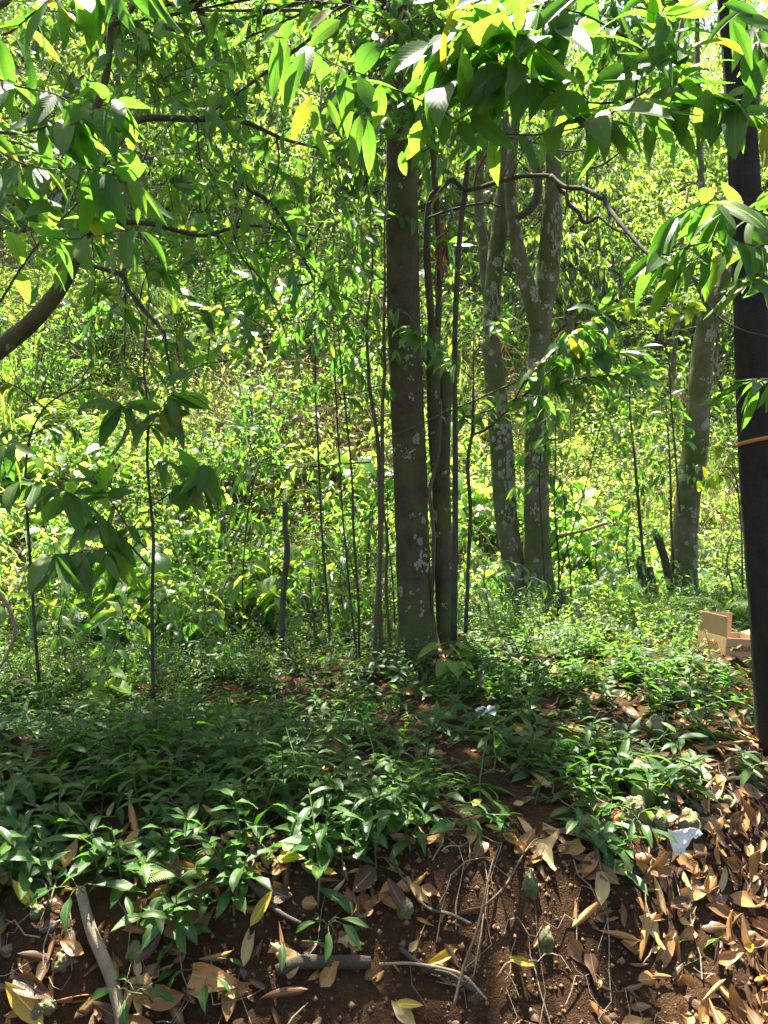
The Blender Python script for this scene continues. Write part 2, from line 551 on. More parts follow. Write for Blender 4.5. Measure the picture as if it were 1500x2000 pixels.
M_STEM = bark_mat('stem_dark', (0.03, 0.024, 0.016), (0.11, 0.09, 0.06), scale=2)
M_GSTEM = plain_mat('stem_green', (0.07, 0.11, 0.03), (0.1, 0.1, 0.04), 0.6)
M_BARK = bark_mat('bark_grey', (0.028, 0.022, 0.013), (0.115, 0.09, 0.052), lichen=0.5, moss=0.64)
M_BARKL = bark_mat('bark_pale_lichen', (0.07, 0.058, 0.034), (0.21, 0.18, 0.11), lichen=0.8, moss=0.8)
M_BARKD = bark_mat('bark_dark_ridged', (0.012, 0.01, 0.008), (0.04, 0.033, 0.026), scale=1.6, ridges=0.5)
M_BRANCH = bark_mat('bark_branch', (0.035, 0.028, 0.02), (0.1, 0.085, 0.062), lichen=0.2, moss=0.3, scale=2)
M_STICK = bark_mat('stick_pale', (0.16, 0.12, 0.075), (0.36, 0.29, 0.19), scale=2)
M_VINE = bark_mat('vine_bark', (0.06, 0.045, 0.026), (0.17, 0.135, 0.08), lichen=0.2, moss=0.2, scale=2)
M_ROCK = bark_mat('limestone_mossy', (0.11, 0.095, 0.055), (0.32, 0.28, 0.17), moss=0.8, scale=1.2, ridges=0.6)
M_SOILC = plain_mat('soil_crumb', (0.085, 0.045, 0.022), (0.2, 0.12, 0.055), 0.95)


def ground_material():
    k = NT('forest_soil')
    co = k.n('ShaderNodeTexCoord').outputs['Object']
    n1 = k.noise(2.2, 6, 0.6, co); n2 = k.noise(38, 6, 0.7, co); n3 = k.noise(170, 3, 0.6, co)
    col = k.ramp(n1, [(0.3, (0.028, 0.013, 0.006)), (0.55, (0.058, 0.027, 0.011)), (0.75, (0.085, 0.045, 0.02))])
    col = k.mix(k.math('MULTIPLY', k.math('SUBTRACT', n2, 0.45, True), 1.6, True), col, (0.12, 0.07, 0.032))
    col = k.mix(k.math('GREATER_THAN', n3, 0.69), col, (0.24, 0.17, 0.095))
    sp = k.n('ShaderNodeSeparateXYZ'); k.l(co, sp.inputs[0])
    far = k.math('MULTIPLY', k.math('SUBTRACT', sp.outputs[1], 7.0, True), 0.4, True)
    hill = k.ramp(k.noise(5.0, 6, 0.7, co), [(0.35, (0.12, 0.085, 0.04)), (0.5, (0.24, 0.18, 0.09)), (0.65, (0.14, 0.17, 0.05))])
    col = k.mix(far, col, hill)
    pb = k.n('ShaderNodeBsdfPrincipled'); pb.inputs['Roughness'].default_value = 0.95; pb.inputs['Specular IOR Level'].default_value = 0.15
    k.l(col, pb.inputs['Base Color'])
    b = k.n('ShaderNodeBump'); b.inputs['Strength'].default_value = 1.0; b.inputs['Distance'].default_value = 0.03
    k.l(k.math('ADD', n2, k.math('MULTIPLY', n3, 0.5)), b.inputs['Height']); k.l(b.outputs[0], pb.inputs['Normal'])
    k.l(pb.outputs[0], k.out.inputs[0])
    return k.m


M_SOIL = ground_material()

# ------------------------------------------------------------------ the ground: bank, ditch and hillside in one sheet
def build_ground():
    g = Geo()
    ys = np.concatenate([np.linspace(-6, 1.8, 14), np.arange(1.85, 7.6, 0.04), np.arange(7.7, 16, 0.2), np.arange(16.5, 90, 1.5)])
    us = np.concatenate([np.linspace(-40, -3.6, 22), np.arange(-3.5, 4.0, 0.04), np.linspace(4.1, 40, 22)])
    X, Y = np.meshgrid(us, ys)
    Z = gz(X, Y)
    lim = 30 + 2 * vnoise(X * .2, Y * .2)
    nx = len(us); ny = len(ys)
    i = np.arange(ny - 1)[:, None] * nx; j = np.arange(nx - 1)[None]
    q = np.stack([i + j, i + j + 1, i + nx + j + 1, i + nx + j], -1).reshape(-1, 4)
    g.add(np.stack([X, Y, Z], -1).reshape(-1, 3), q)
    o = obj('ground', g.mesh('ground', [M_SOIL]))
    tag(o, 'brown earth bank and slope rising into the hillside', kind='structure')


build_ground()

# ------------------------------------------------------------------ canopy gaps (holes through which the sun reaches a spot)
GAPS = []


def gap(px, py, r, d=None):
    q = G(px, py) if d is None else P(px, py, d)
    GAPS.append((np.array(q), r))


for a in [(1416, 1284, .35), (1380, 1800, .12), (1450, 1900, .1), (700, 1900, .08), (300, 1720, .1), (350, 1800, .1), (80, 1800, .1), (520, 1780, .1), (760, 1560, .1), (560, 1500, .1), (1000, 1480, .12), (900, 1580, .08), (1100, 1850, .1), (1220, 1940, .12), (1400, 1690, .5), (1340, 1760, .25), (1465, 1640, .25), (1330, 1640, .12), (1255, 1470, .14), (1470, 1750, .16), (1300, 1850, .10), (620, 1790, .13), (590, 1700, .08), (60, 1760, .16), (430, 1900, .08),
          (1200, 1300, .4), (1050, 1270, .3), (1330, 1330, .3), (900, 1300, .16), (740, 1420, .1),  (1150, 1420, .15), (160, 1900, .08),
          (1420, 1420, .16), (240, 1560, .07), (860, 1880, .07), (1130, 1950, .08), (950, 1750, .07)]:
    gap(*a)
for a in [(950, 120, .3, 1.9), (1080, 180, .3, 1.9), (1200, 130, .3, 1.95), (1320, 180, .25, 1.95), (1020, 40, .25, 1.9), (1200, 20, .25, 2.0), (820, 180, .22, 1.9), (1400, 420, .25, 2.4), (50, 150, .12, 2.1), (620, 200, .22, 1.9), (720, 230, .2, 1.9), (860, 130, .2, 1.9), (1440, 260, .12, 1.8), (1460, 60, .16, 1.8), (1100, 60, .12, 1.9), (150, 80, .15, 2.0), (210, 220, .14, 2.0),
          (300, 900, .15, 2.9), (120, 1000, .15, 2.7), (1100, 680, .3, 4.3), (1350, 480, .15, 2.4), (1050, 200, .12, 1.9), (1250, 130, .1, 1.9), (820, 650, .2, 4.6), (640, 600, .4, 5.2)]:
    gap(*a)
SV = np.array(SUNV)


def in_gap(p, k=1.0, tmin=0.4):
    p = np.asarray(p)
    m = np.zeros(len(p), bool)
    for c, r in GAPS:
        v = p - c
        t = v @ SV
        dist = np.linalg.norm(v - t[:, None] * SV, axis=1)
        m |= (t > tmin) & (dist < r * k)
    return m


# ------------------------------------------------------------------ sprays of leaves for crowns
def sprays(geo, tips, dirs, n_leaf=14, L=0.13, W=0.04, length=0.6, droop=0.6, kind='lance', ns=2, m=0, mt=1, cull=False, spread=0.35, twig_r=0.004, avoid=None):
    tips = np.asarray(tips, float); dirs = unit(dirs)
    K = len(tips)
    Pp, D, N_, = [], [], []
    for k in range(K):
        ln = length * (0.6 + 0.8 * R.random())
        d0 = dirs[k]
        s = np.linspace(0, 1, 5)
        bendv = np.array([R.normal() * 0.25, R.normal() * 0.25, -droop * (0.5 + R.random())])
        path = tips[k] + (d0[None] * s[:, None] + bendv[None] * (s ** 2)[:, None] * 0.7) * ln
        if avoid is not None and avoid(path.mean(0)):
            continue
        if cull and in_gap(path[2:3])[0]:
            continue
        tube(geo, path, np.linspace(twig_r, twig_r * .4, 5), 3, mt, cap=False)
        t = np.sort(R.random(n_leaf)) * 0.95 + 0.05
        pp = np.stack([np.interp(t, s, path[:, c]) for c in range(3)], -1)
        tg = unit(path[-1] - path[0])
        sv = unit(np.cross(tg, [0, 0, 1]) + 1e-3)
        sg = np.where(np.arange(n_leaf) % 2 == 0, 1, -1)[:, None]
        dd = sv[None] * sg * (0.5 + 0.5 * R.random((n_leaf, 1))) + tg[None] * 0.5 + R.normal(size=(n_leaf, 3)) * spread
        dd[:, 2] -= droop * (0.5 + R.random(n_leaf))
        nn = np.array([0, 0, 1.0])[None] + R.normal(size=(n_leaf, 3)) * 0.55
        Pp.append(pp); D.append(dd); N_.append(nn)
    if not Pp:
        return
    Pp = np.concatenate(Pp); D = np.concatenate(D); N_ = np.concatenate(N_)
    if cull:
        kp = ~in_gap(Pp + unit(D) * L * 0.5)
        Pp, D, N_ = Pp[kp], D[kp], N_[kp]
    n = len(Pp)
    sc = 0.65 + 0.6 * R.random(n)
    leaves(geo, Pp, D, N_, L * sc, W * sc, R.normal(size=n) * 0.3 + 0.35, 0.22, ns, kind, m)


def crown_at(geo, base, centres, per, radius, flat=0.6, **kw):
    """limbs from base to each centre, sprays round each centre"""
    for c in centres:
        c = np.array(c, float); b = np.array(base, float)
        mid = (b + c) / 2 + R.normal(size=3) * 0.15 * np.linalg.norm(c - b)
        path = np.array(catmull([b, mid, c], 5))
        ln = np.linalg.norm(c - b)
        tube(geo, path, np.linspace(min(0.035, 0.012 + 0.008 * ln), 0.008, len(path)), 5, kw.get('mt', 1))
        v = R.normal(size=(per, 3)); v = unit(v) * (R.random((per, 1)) ** 0.45) * radius
        v[:, 2] *= flat
        for q in v[::4]:
            if kw.get('cull') and in_gap([c + q * .7])[0]: continue
            tube(geo, [path[-2], c + q * 0.5, c + q], [0.008, 0.006, 0.004], 3, kw.get('mt', 1), cap=False)
        sprays(geo, c + v, v + np.array([0, 0, 0.1]) + R.normal(size=(per, 3)) * 0.4 * radius, **kw)


# ------------------------------------------------------------------ blades shared by the separate leaves
B_NEAR = [blade_mesh('near_blade', M_NEAR, 'lance', w, b, f, wv, tw, 0, 6, i) for i, (w, b, f, wv, tw) in enumerate(
    [(.30, .5, .25, .02, .1), (.33, .9, .15, .03, -.3), (.28, .25, .3, .015, .2), (.34, 1.2, .2, .03, .4), (.31, -.3, .2, .02, -.2), (.29, .7, .45, .02, 0)])]
B_NEARY = [blade_mesh('yellowing_blade', M_NEARY, 'lance', .33, .5, .2, .03, .2, 0, 6, 20), blade_mesh('yellowing_blade', M_NEARY, 'lance', .36, .9, .3, .03, -.2, 0, 6, 21)]
B_SAP = [blade_mesh('sapling_blade', M_MID, 'lance', w, b, f, .02, tw, 0, 4, 40 + i) for i, (w, b, f, tw) in enumerate(
    [(.28, .5, .25, .1), (.31, 1.0, .2, -.3), (.26, .2, .3, .3), (.33, 1.3, .25, 0)])]
B_LIME = [blade_mesh('lime_blade', M_LIME, 'heart', .75, .5, .2, .04, 0, 0, 6, 50), blade_mesh('lime_blade', M_LIME, 'heart', .62, .9, .25, .04, .2, 0, 6, 51)]
B_DEAD = [blade_mesh('dead_blade', M_DEAD, ['lance', 'obov', 'lance', 'ovate', 'obov', 'heart', 'ovate', 'lance'][i], w, b, 0.1, wv, tw, cu, 6, 60 + i) for i, (w, b, wv, tw, cu) in enumerate(
    [(.36, .35, .05, .2, .9), (.42, -.5, .06, -.3, .7), (.33, .8, .04, .5, 1.6), (.46, -.8, .08, .2, 1.0), (.34, .3, .08, -.6, 1.9), (.5, .5, .14, .3, .5), (.48, -1.1, .16, .5, .9), (.28, .4, .04, .9, 1.3)])]
B_DEADY = [blade_mesh('yellow_dead_blade', M_DEADY, 'ovate', .5, .3, .1, .03, .1, .5, 6, 80), blade_mesh('yellow_dead_blade', M_DEADY, 'lance', .38, -.4, .1, .03, .3, .7, 6, 81)]
B_COV = [blade_mesh('cover_blade', M_COVERN, 'lance', w, b, f, wv, tw, 0, 4, 90 + i) for i, (w, b, f, wv, tw) in enumerate(
    [(.34, .5, .35, .12, .2), (.37, .9, .3, .14, -.3), (.31, .3, .4, .1, .4), (.35, 1.2, .3, .13, 0)])]

LEAFCOUNT = [0]


def rv(s=1.0):
    return Vector((random.gauss(0, s), random.gauss(0, s), random.gauss(0, s)))


def twig_leaves(parent, pts, n, L, meshes, droop=0.5, start=0.1, yellow=0.05, jit=0.35, up=0.0, name='leaf', cluster=0.0):
    """separate leaf objects set alternately along a twig (a list of 3-D points)"""
    pts = [Vector(p[:3]) for p in pts]
    for i in range(n):
        t = start + (1 - start) * ((i + random.random() * .7) / n)
        if cluster and random.random() < cluster * .6:
            t = 1 - 0.18 * random.random()
        f = t * (len(pts) - 1); k = min(int(f), len(pts) - 2)
        p = pts[k].lerp(pts[k + 1], min(f - k, 1))
        tg = (pts[k + 1] - pts[k]).normalized()
        sv = tg.cross(Vector((0, 0, 1)))
        if sv.length < 0.2: sv = tg.cross(Vector((0.6, 0.8, 0)))
        sv.normalize()
        d = sv * (1 if i % 2 else -1) * random.uniform(.4, 1) + tg * random.uniform(.3, .9) + rv(jit)
        d.z += up - droop * random.uniform(.5, 1.6)
        nn = Vector((0, -0.45, 1)) + rv(.45)
        l = L * random.uniform(.65, 1.2)
        if in_gap([np.array(p + d.normalized() * l * .5)], .65, 2.3)[0]:
            continue
        me = random.choice(B_NEARY) if random.random() < yellow else random.choice(meshes)
        put_leaf(name, me, parent, p, d, nn, l, random.uniform(.9, 1.15))
        LEAFCOUNT[0] += 1


def hang_leaf(parent, bx, by, tx, ty, w, d, me=None, dd=0.0, face=None, name='leaf'):
    """a leaf from base pixel to tip pixel at depth d (tip d+dd), w pixels wide"""
    a = P(bx, by, d); b = P(tx, ty, d + dd)
    L = (b - a).length
    me = me or random.choice(B_NEAR)
    w0 = max(v.co.x for v in me.vertices) - min(v.co.x for v in me.vertices)
    n = face or (Vector((0, -1, 0.35)) + rv(.25))
    put_leaf(name, me, parent, a, b - a, n, L, (w / 1500 * d) / (L * w0))


# ------------------------------------------------------------------ big trees
def tree_root(name, base, label, cat='tree', group=None):
    return tag(empty(name, base), label, cat, group)


# main tree -------------------------------------------------------
MT = tree_root('forest_tree', P(818, 1272, 5.0), 'thick grey-brown trunk with pale lichen blotches at the centre of the clearing')
g = Geo()
limb(g, [(822, 1310, 5, 128), (819, 1270, 5, 92), (816, 1235, 5, 76), (812, 1180, 5, 69), (806, 1080, 5, 66), (800, 900, 5, 65), (790, 650, 5, 65), (786, 450, 5, 63), (784, 250, 5, 60), (783, 50, 5, 57), (780, -200, 5.1, 54), (770, -700, 5.2, 44), (765, -1100, 5.3, 34)], 8, 24, 0, 0.035, 1)
obj('trunk', g.mesh('trunk', [M_BARK]), MT)
g = Geo()
crown_at(g, P(775, -500, 5.2), [(-2.2, 6.6, 7.6), (-.9, 7.6, 8.4), (.3, 8.2, 8.0), (1.5, 7.2, 7.8), (-.2, 6.0, 7.2), (-1.6, 8.8, 9.0), (.9, 9.4, 9.0), (0.2, 4.6, 7.0), (-2.6, 5.0, 7.4), (1.9, 5.6, 7.2)], 34, 1.25, n_leaf=13, L=.16, W=.055, length=.6, cull=True)
for c in [(760, 40, 4.5), (840, 20, 4.4), (930, 60, 4.6), (1010, 110, 5.2), (690, 60, 5.4), (610, 110, 6.0), (520, 70, 6.2), (1130, 60, 5.4), (440, 30, 5.4), (880, 150, 4.8), (780, 190, 5.6), (1230, 40, 5.6), (700, 420, 5.5), (700, 300, 5.6), (760, 120, 4.2), (820, 230, 4.3), (800, 70, 4.0), (720, 180, 4.4), (300, 90, 5), (380, 140, 5.2), (250, 40, 4.8), (560, 180, 5.6), (460, 250, 6), (120, 60, 4.6), (350, 330, 6), (620, 330, 6), (900, 200, 4.3), (1180, 120, 5.2), (1300, 80, 5.4), (480, 150, 5), (200, 130, 5)]:
    n_ = 13 if c[0] > 650 else 7
    c = np.array(P(*c))
    v = unit(R.normal(size=(n_, 3))) * .3 * R.random((n_, 1)) ** .5
    tube(g, [np.array(P(785, -60, 5.0)), c + np.array([0, 0, .25]), c], [.014, .008, .004], 4, 1)
    sprays(g, c + v, v + R.normal(size=(n_, 3)) * .3, 9, .15, .048, .42, .5, 'lance', 3, 0, 1, cull=True, spread=.45)
tag(obj('crown', g.mesh('crown', [M_CAN, M_BRANCH]), MT), kind='stuff')

# companion stems beside the main trunk ------------------------------
CT = tree_root('forked_tree', P(870, 1236, 5.05), 'brown forked stem pressed against the thick lichened trunk, one arm snapped off')
g = Geo()
limb(g, [(872, 1262, 5.05, 48), (871, 1225, 5.05, 40), (867, 1100, 5.05, 38), (862, 950, 5.05, 38), (862, 860, 5.05, 36), (867, 790, 5.05, 32), (873, 745, 5.05, 27), (876, 728, 5.05, 20)], 7, 16, 0, 0.06, 2)
limb(g, [(858, 960, 5.02, 20), (850, 880, 5.02, 24), (847, 780, 5.0, 26), (846, 690, 5.0, 26), (845, 640, 5.0, 22)], 6, 14, 0, 0.06, 3)
limb(g, [(848, 700, 5.0, 14), (842, 620, 5, 14), (835, 520, 5, 14), (835, 430, 5, 13), (842, 385, 5, 11), (862, 365, 4.95, 9)], 6, 10, 0, 0.06, 4)
limb(g, [(850, 700, 5.05, 15), (856, 620, 5.05, 14), (859, 500, 5.05, 13), (853, 400, 5.05, 12), (846, 290, 5.05, 11), (845, 150, 5.05, 10), (842, 0, 5.1, 8), (835, -250, 5.2, 6)], 6, 10, 0, 0.06, 5)
obj('trunk', g.mesh('trunk', [M_BARK]), CT)
g = Geo()
tube(g, [P(840, 1300, 4.94), P(848, 1050, 4.93), P(838, 960, 4.9), P(858, 880, 4.93), P(862, 780, 4.94)], [.010, .013, .013, .011, .006], 8, 0, .1)
tube(g, [P(856, 640, 4.97), P(850, 540, 4.95), P(861, 470, 4.97), P(858, 420, 4.99)], [.005, .008, .008, .004], 7, 0, .15)
obj('vine', g.mesh('vine', [M_VINE]), CT)
g = Geo()
for c in [(872, 470), (860, 520), (868, 440), (853, 480)]:
    for k in range(3):
        p = P(c[0] + random.gauss(0, 6), c[1] + random.gauss(0, 15), 4.96)
        leaves(g, [p], [[random.gauss(0, .2), random.gauss(0, .2), -1]], [[random.gauss(0, 1), -1, .2]], .11, .035, .8, .6, 4, 'lance', 0)
tag(obj('dead_leaf', g.mesh('dead_leaf', [M_DEAD]), CT), 'hanging brown dead leaves caught on the stem', kind='stuff')

M_LICH = plain_mat('lichen_crust', (0.33, 0.34, 0.24), (0.15, 0.15, 0.09), .9, 70, .4)


def lichen(parent, px, py, d, w, h, cx, width):
    """a crust of lichen lying on a round trunk of that pixel width centred at cx"""
    g = Geo(); rt = width / 3000 * d; c = np.array(P(cx, py, d)); rng = np.random.default_rng(int(px * 7 + py))
    for b in range(9 if w < 14 else 30):
        ox, oy = rng.normal(size=2) * .34
        s = rng.uniform(.15, .5) if w < 14 else rng.uniform(.06, .3)
        m = 9; V = [[0, 0]]
        for ring in (.55, 1.0):
            V += [[math.cos(t) * ring * (1 + .5 * vnoise(math.cos(t) * 2 + px, math.sin(t) * 2 + b * 7)), math.sin(t) * ring * (1 + .5 * vnoise(math.cos(t) * 2 + px + 9, math.sin(t) * 2 + b * 5))] for t in np.linspace(0, 2 * math.pi, m, endpoint=False)]
        V = np.array(V, float) * s * np.array([w, h]) / 2 / 1500 * d + np.array([ox * w, oy * h]) / 1500 * d
        X = V[:, 0] + (px - cx) / 1500 * d
        a = np.clip(X / rt, -.95, .95); off = np.concatenate([[.006], np.full(m, .005), np.full(m, .001)])
        Q = np.column_stack([c[0] + np.sin(a) * (rt * 1.03 + off), c[1] - np.cos(a) * (rt * 1.03 + off), c[2] + V[:, 1] * (1 + 0 * a)])
        k = np.arange(m)
        g.add(Q, np.stack([1 + k, 1 + (k + 1) % m, 1 + m + (k + 1) % m, 1 + m + k], -1), np.stack([k * 0, 1 + (k + 1) % m, 1 + k], -1))
    obj('lichen_patch', g.mesh('lichen_patch', [M_LICH]), parent)


for a in [(823, 1100, 5, 26, 34, 808, 67), (797, 888, 5, 20, 20, 800, 66), (796, 706, 5, 20, 24, 791, 66), (800, 745, 5, 10, 8, 792, 66), (823, 1190, 5, 10, 18, 812, 69), (798, 1184, 5, 8, 8, 812, 69), (803, 1008, 5, 9, 9, 804, 67), (802, 780, 5, 9, 12, 795, 66), (816, 1150, 5, 7, 6, 810, 68), (782, 660, 5, 9, 8, 790, 66)]:
    lichen(MT, *a)
for a in [(867, 925, 5.05, 9, 12, 862, 39), (850, 1015, 5.05, 9, 15, 864, 39), (853, 1045, 5.05, 8, 10, 866, 39), (867, 1180, 5.05, 8, 9, 870, 40), (878, 1105, 5.05, 7, 9, 868, 39), (870, 995, 5.05, 6, 6, 863, 39), (844, 702, 5, 13, 20, 846, 27), (848, 775, 5, 10, 14, 847, 27), (842, 848, 5, 9, 7, 849, 27)]:
    lichen(CT, *a)

# crooked tree whose limb crosses the picture --------------------------
KT = tree_root('crooked_tree', P(888, 1232, 4.75), 'slim stem right of the main trunk sending a long crooked limb rightward')
g = Geo()
limb(g, [(886, 1250, 4.75, 14), (889, 1050, 4.75, 12), (889, 850, 4.75, 11), (888, 700, 4.75, 11), (892, 560, 4.75, 11), (900, 440, 4.75, 11), (909, 372, 4.75, 12), (913, 320, 4.75, 9), (922, 250, 4.75, 8), (930, 150, 4.8, 7), (938, -20, 4.9, 6)], 6, 9, 0, .05, 6)
obj('trunk', g.mesh('trunk', [M_BRANCH]), KT)
g = Geo()
limb(g, [(835, 402, 4.75, 8.0), (852, 385, 4.75, 8.0), (870, 362, 4.75, 8.8), (886, 350, 4.75, 8.8), (903, 368, 4.75, 9.6), (925, 370, 4.7, 8.8), (965, 358, 4.65, 8.8), (1010, 346, 4.6, 8.8), (1050, 343, 4.55, 8.0), (1080, 344, 4.5, 8.0)], 6, 9, 0, .09, 7)
limb(g, [(1076, 344, 4.5, 9.6), (1092, 358, 4.45, 9.6), (1108, 366, 4.4, 9.6), (1145, 370, 4.3, 8.8), (1172, 388, 4.2, 8.8), (1180, 382, 4.18, 6.4), (1186, 402, 4.15, 8.8), (1215, 440, 4.0, 8.0), (1262, 492, 3.8, 8.0), (1300, 515, 3.7, 7.2), (1350, 538, 3.6, 7.2), (1372, 580, 3.55, 6.4), (1402, 618, 3.5, 5.6), (1450, 645, 3.4, 4.0), (1510, 660, 3.3, 3.2)], 5, 8, 0, .10, 8)
limb(g, [(1086, 352, 4.5, 9.6), (1096, 372, 4.48, 10.4), (1106, 380, 4.46, 9.6), (1110, 398, 4.45, 8.8), (1130, 415, 4.44, 8.8), (1138, 432, 4.43, 9.6), (1152, 433, 4.42, 7.2), (1170, 424, 4.4, 5.6), (1200, 448, 4.3, 4.0), (1232, 458, 4.2, 3.2)], 5, 8, 0, .12, 9)
limb(g, [(1147, 436, 4.42, 4.8), (1146, 380, 4.42, 4.8), (1148, 300, 4.42, 4.8), (1145, 240, 4.42, 4.0), (1150, 170, 4.4, 3.2)], 4, 6, 0, .08, 10)
limb(g, [(835, 426, 4.8, 4.0), (870, 413, 4.8, 4.8), (905, 404, 4.8, 4.8), (950, 396, 4.75, 4.8), (965, 400, 4.75, 4.8), (977, 404, 4.75, 4.0)], 4, 6, 0, .08, 11)
limb(g, [(955, 396, 4.75, 3.2), (965, 375, 4.7, 3.2), (985, 340, 4.65, 2.8), (1010, 300, 4.6, 2.4), (1060, 265, 4.5, 2.0)], 4, 5, 0, .05, 12)
for c in [[(1000, 348, 4.6, 3.2), (1020, 300, 4.5, 3.2), (1050, 270, 4.3, 2.4), (1130, 200, 4.0, 2.4), (1210, 150, 3.8, 1.6)], [(1105, 330, 4.4, 3.2), (1107, 380, 4.42, 4.0), (1104, 420, 4.42, 3.2)],
          [(925, 370, 4.7, 3.2), (935, 330, 4.6, 2.8), (960, 290, 4.5, 2.4), (1010, 240, 4.3, 2.0)], [(1148, 330, 4.4, 4.0), (1180, 320, 4.3, 4.0), (1220, 290, 4.1, 3.2), (1290, 240, 3.8, 2.4), (1340, 170, 3.6, 2.0)],
          [(1148, 292, 4.4, 3.2), (1100, 295, 4.4, 3.2), (1050, 280, 4.4, 3.2), (980, 268, 4.5, 2.4), (900, 272, 4.5, 1.6)], [(1350, 540, 3.6, 3.2), (1395, 560, 3.5, 2.4), (1440, 555, 3.4, 2.4), (1500, 500, 3.2, 1.6)],
          [(1395, 612, 3.5, 3.2), (1440, 570, 3.4, 2.8), (1500, 520, 3.2, 2.4)]]:
    limb(g, c, 4, 5, 0, .05, 13)
obj('bough', g.mesh('bough', [M_BRANCH]), KT)
g = Geo()
crown_at(g, P(935, -20, 4.9), [(.3, 5.2, 5.9), (1.2, 5.8, 6.2), (1.9, 4.6, 5.8), (0.9, 4.2, 5.4)], 26, .8, n_leaf=12, L=.15, W=.05, length=.5, cull=True)
tag(obj('crown', g.mesh('crown', [M_CAN, M_BRANCH]), KT), kind='stuff')

# pale lichened pair behind ------------------------------------------
TT = tree_root('lichened_tree', P(1040, 1195, 7.5), 'pale multi-trunked tree blotched white with lichen behind the main trunk')
g = Geo()
limb(g, [(1018, 1215, 7.5, 60), (1008, 1130, 7.5, 48), (996, 1060, 7.5, 44), (987, 1000, 7.5, 44), (980, 870, 7.5, 46), (966, 740, 7.5, 39), (959, 650, 7.5, 33), (966, 530, 7.5, 33), (980, 410, 7.5, 32), (989, 320, 7.5, 32), (980, 230, 7.6, 28), (960, 110, 7.7, 24), (945, -100, 7.8, 20)], 7, 18, 0, .05, 20)
obj('trunk', g.mesh('trunk', [M_BARKL]), TT)
g = Geo()
limb(g, [(1062, 1235, 7.4, 84), (1056, 1170, 7.4, 66), (1050, 1080, 7.4, 54), (1047, 980, 7.4, 50), (1048, 870, 7.4, 45), (1050, 740, 7.4, 42), (1056, 620, 7.4, 46), (1068, 540, 7.4, 46), (1076, 450, 7.4, 42), (1080, 340, 7.4, 32), (1080, 250, 7.5, 29), (1076, 120, 7.6, 25), (1070, -120, 7.8, 20)], 7, 18, 0, .07, 21)
limb(g, [(1050, 650, 7.35, 26), (1040, 590, 7.35, 34), (1022, 530, 7.35, 32), (1010, 480, 7.35, 28), (1001, 420, 7.3, 24), (996, 360, 7.3, 22), (1000, 300, 7.3, 20), (1010, 200, 7.3, 16), (1015, 0, 7.3, 12)], 6, 14, 0, .06, 22)
obj('trunk', g.mesh('trunk', [M_BARKL]), TT)
g = Geo()
limb(g, [(958, 640, 7.7, 14), (950, 560, 7.8, 20), (943, 480, 7.9, 20), (936, 400, 8.0, 19), (938, 300, 8.0, 17), (948, 200, 8.1, 15), (960, 50, 8.2, 12)], 6, 12, 0, .06, 23)
obj('trunk', g.mesh('trunk', [M_BARKL]), TT)
g = Geo()
limb(g, [(1026, 265, 7.0, 15), (1040, 310, 6.9, 17), (1050, 345, 6.85, 18), (1050, 380, 6.8, 18), (1038, 405, 6.8, 17), (1022, 418, 6.8, 15), (1010, 426, 6.8, 13)], 6, 10, 0, .06, 24)
tag(obj('cut_branch', g.mesh('cut_branch', [M_BRANCH]), TT), 'dark curved branch with a cut end')
g = Geo()
crown_at(g, P(1020, -100, 7.7), [(.6, 8.6, 8.2), (1.8, 9.4, 8.8), (2.8, 8.8, 8.4), (1.0, 10.6, 9.8), (2.4, 10.8, 10.0), (-.2, 10.2, 9.2), (3.4, 10, 9.0), (1.6, 7.6, 7.8)], 34, 1.2, n_leaf=13, L=.17, W=.055, length=.65, cull=True)
tag(obj('crown', g.mesh('crown', [M_CAN, M_BRANCH]), TT), kind='stuff')

for a in [(982, 850, 7.5, 34, 40, 978, 46), (990, 905, 7.5, 26, 50, 981, 46), (998, 960, 7.5, 22, 60, 985, 45), (975, 800, 7.5, 24, 40, 972, 43), (985, 1010, 7.5, 20, 30, 988, 45), (966, 600, 7.5, 14, 40, 961, 34), (1000, 1060, 7.5, 12, 20, 996, 45)]:
    lichen(TT, *a)
for a in [(1045, 900, 7.4, 18, 30, 1047, 46), (1040, 1000, 7.4, 14, 30, 1047, 51), (1060, 600, 7.4, 22, 30, 1058, 47), (1078, 480, 7.4, 20, 60, 1074, 44), (1085, 420, 7.4, 14, 40, 1077, 40), (1055, 540, 7.4, 14, 24, 1068, 46)]:
    lichen(TT, *a)

# right curved tree -------------------------------------------------
RT = tree_root('curved_tree', P(1338, 1205, 8.0), 'leaning pale trunk with white lichen streaks beside the cardboard box')
g = Geo()
limb(g, [(1342, 1240, 8, 76), (1338, 1190, 8, 60), (1336, 1090, 8, 49), (1342, 990, 8, 48), (1353, 906, 8, 47), (1360, 850, 8, 46), (1371, 700, 8, 42), (1380, 620, 8, 32), (1382, 560, 8, 20), (1381, 500, 8, 16), (1371, 380, 8.1, 14), (1366, 280, 8.2, 13), (1362, 100, 8.3, 10), (1360, -150, 8.4, 8)], 7, 18, 0, .06, 30)
limb(g, [(1378, 680, 8, 20), (1390, 630, 8, 26), (1406, 575, 8, 25), (1425, 505, 8, 23), (1450, 400, 8, 20), (1470, 250, 8.1, 17), (1490, 50, 8.2, 14)], 6, 14, 0, .07, 31)
limb(g, [(1396, 700, 8.1, 5), (1403, 640, 8.1, 6), (1392, 590, 8.1, 6)], 4, 6, 0)
limb(g, [(1400, 680, 8.2, 7), (1398, 720, 8.2, 8), (1412, 770, 8.2, 7)], 4, 6, 0)
obj('trunk', g.mesh('trunk', [M_BARKL]), RT)
g = Geo()
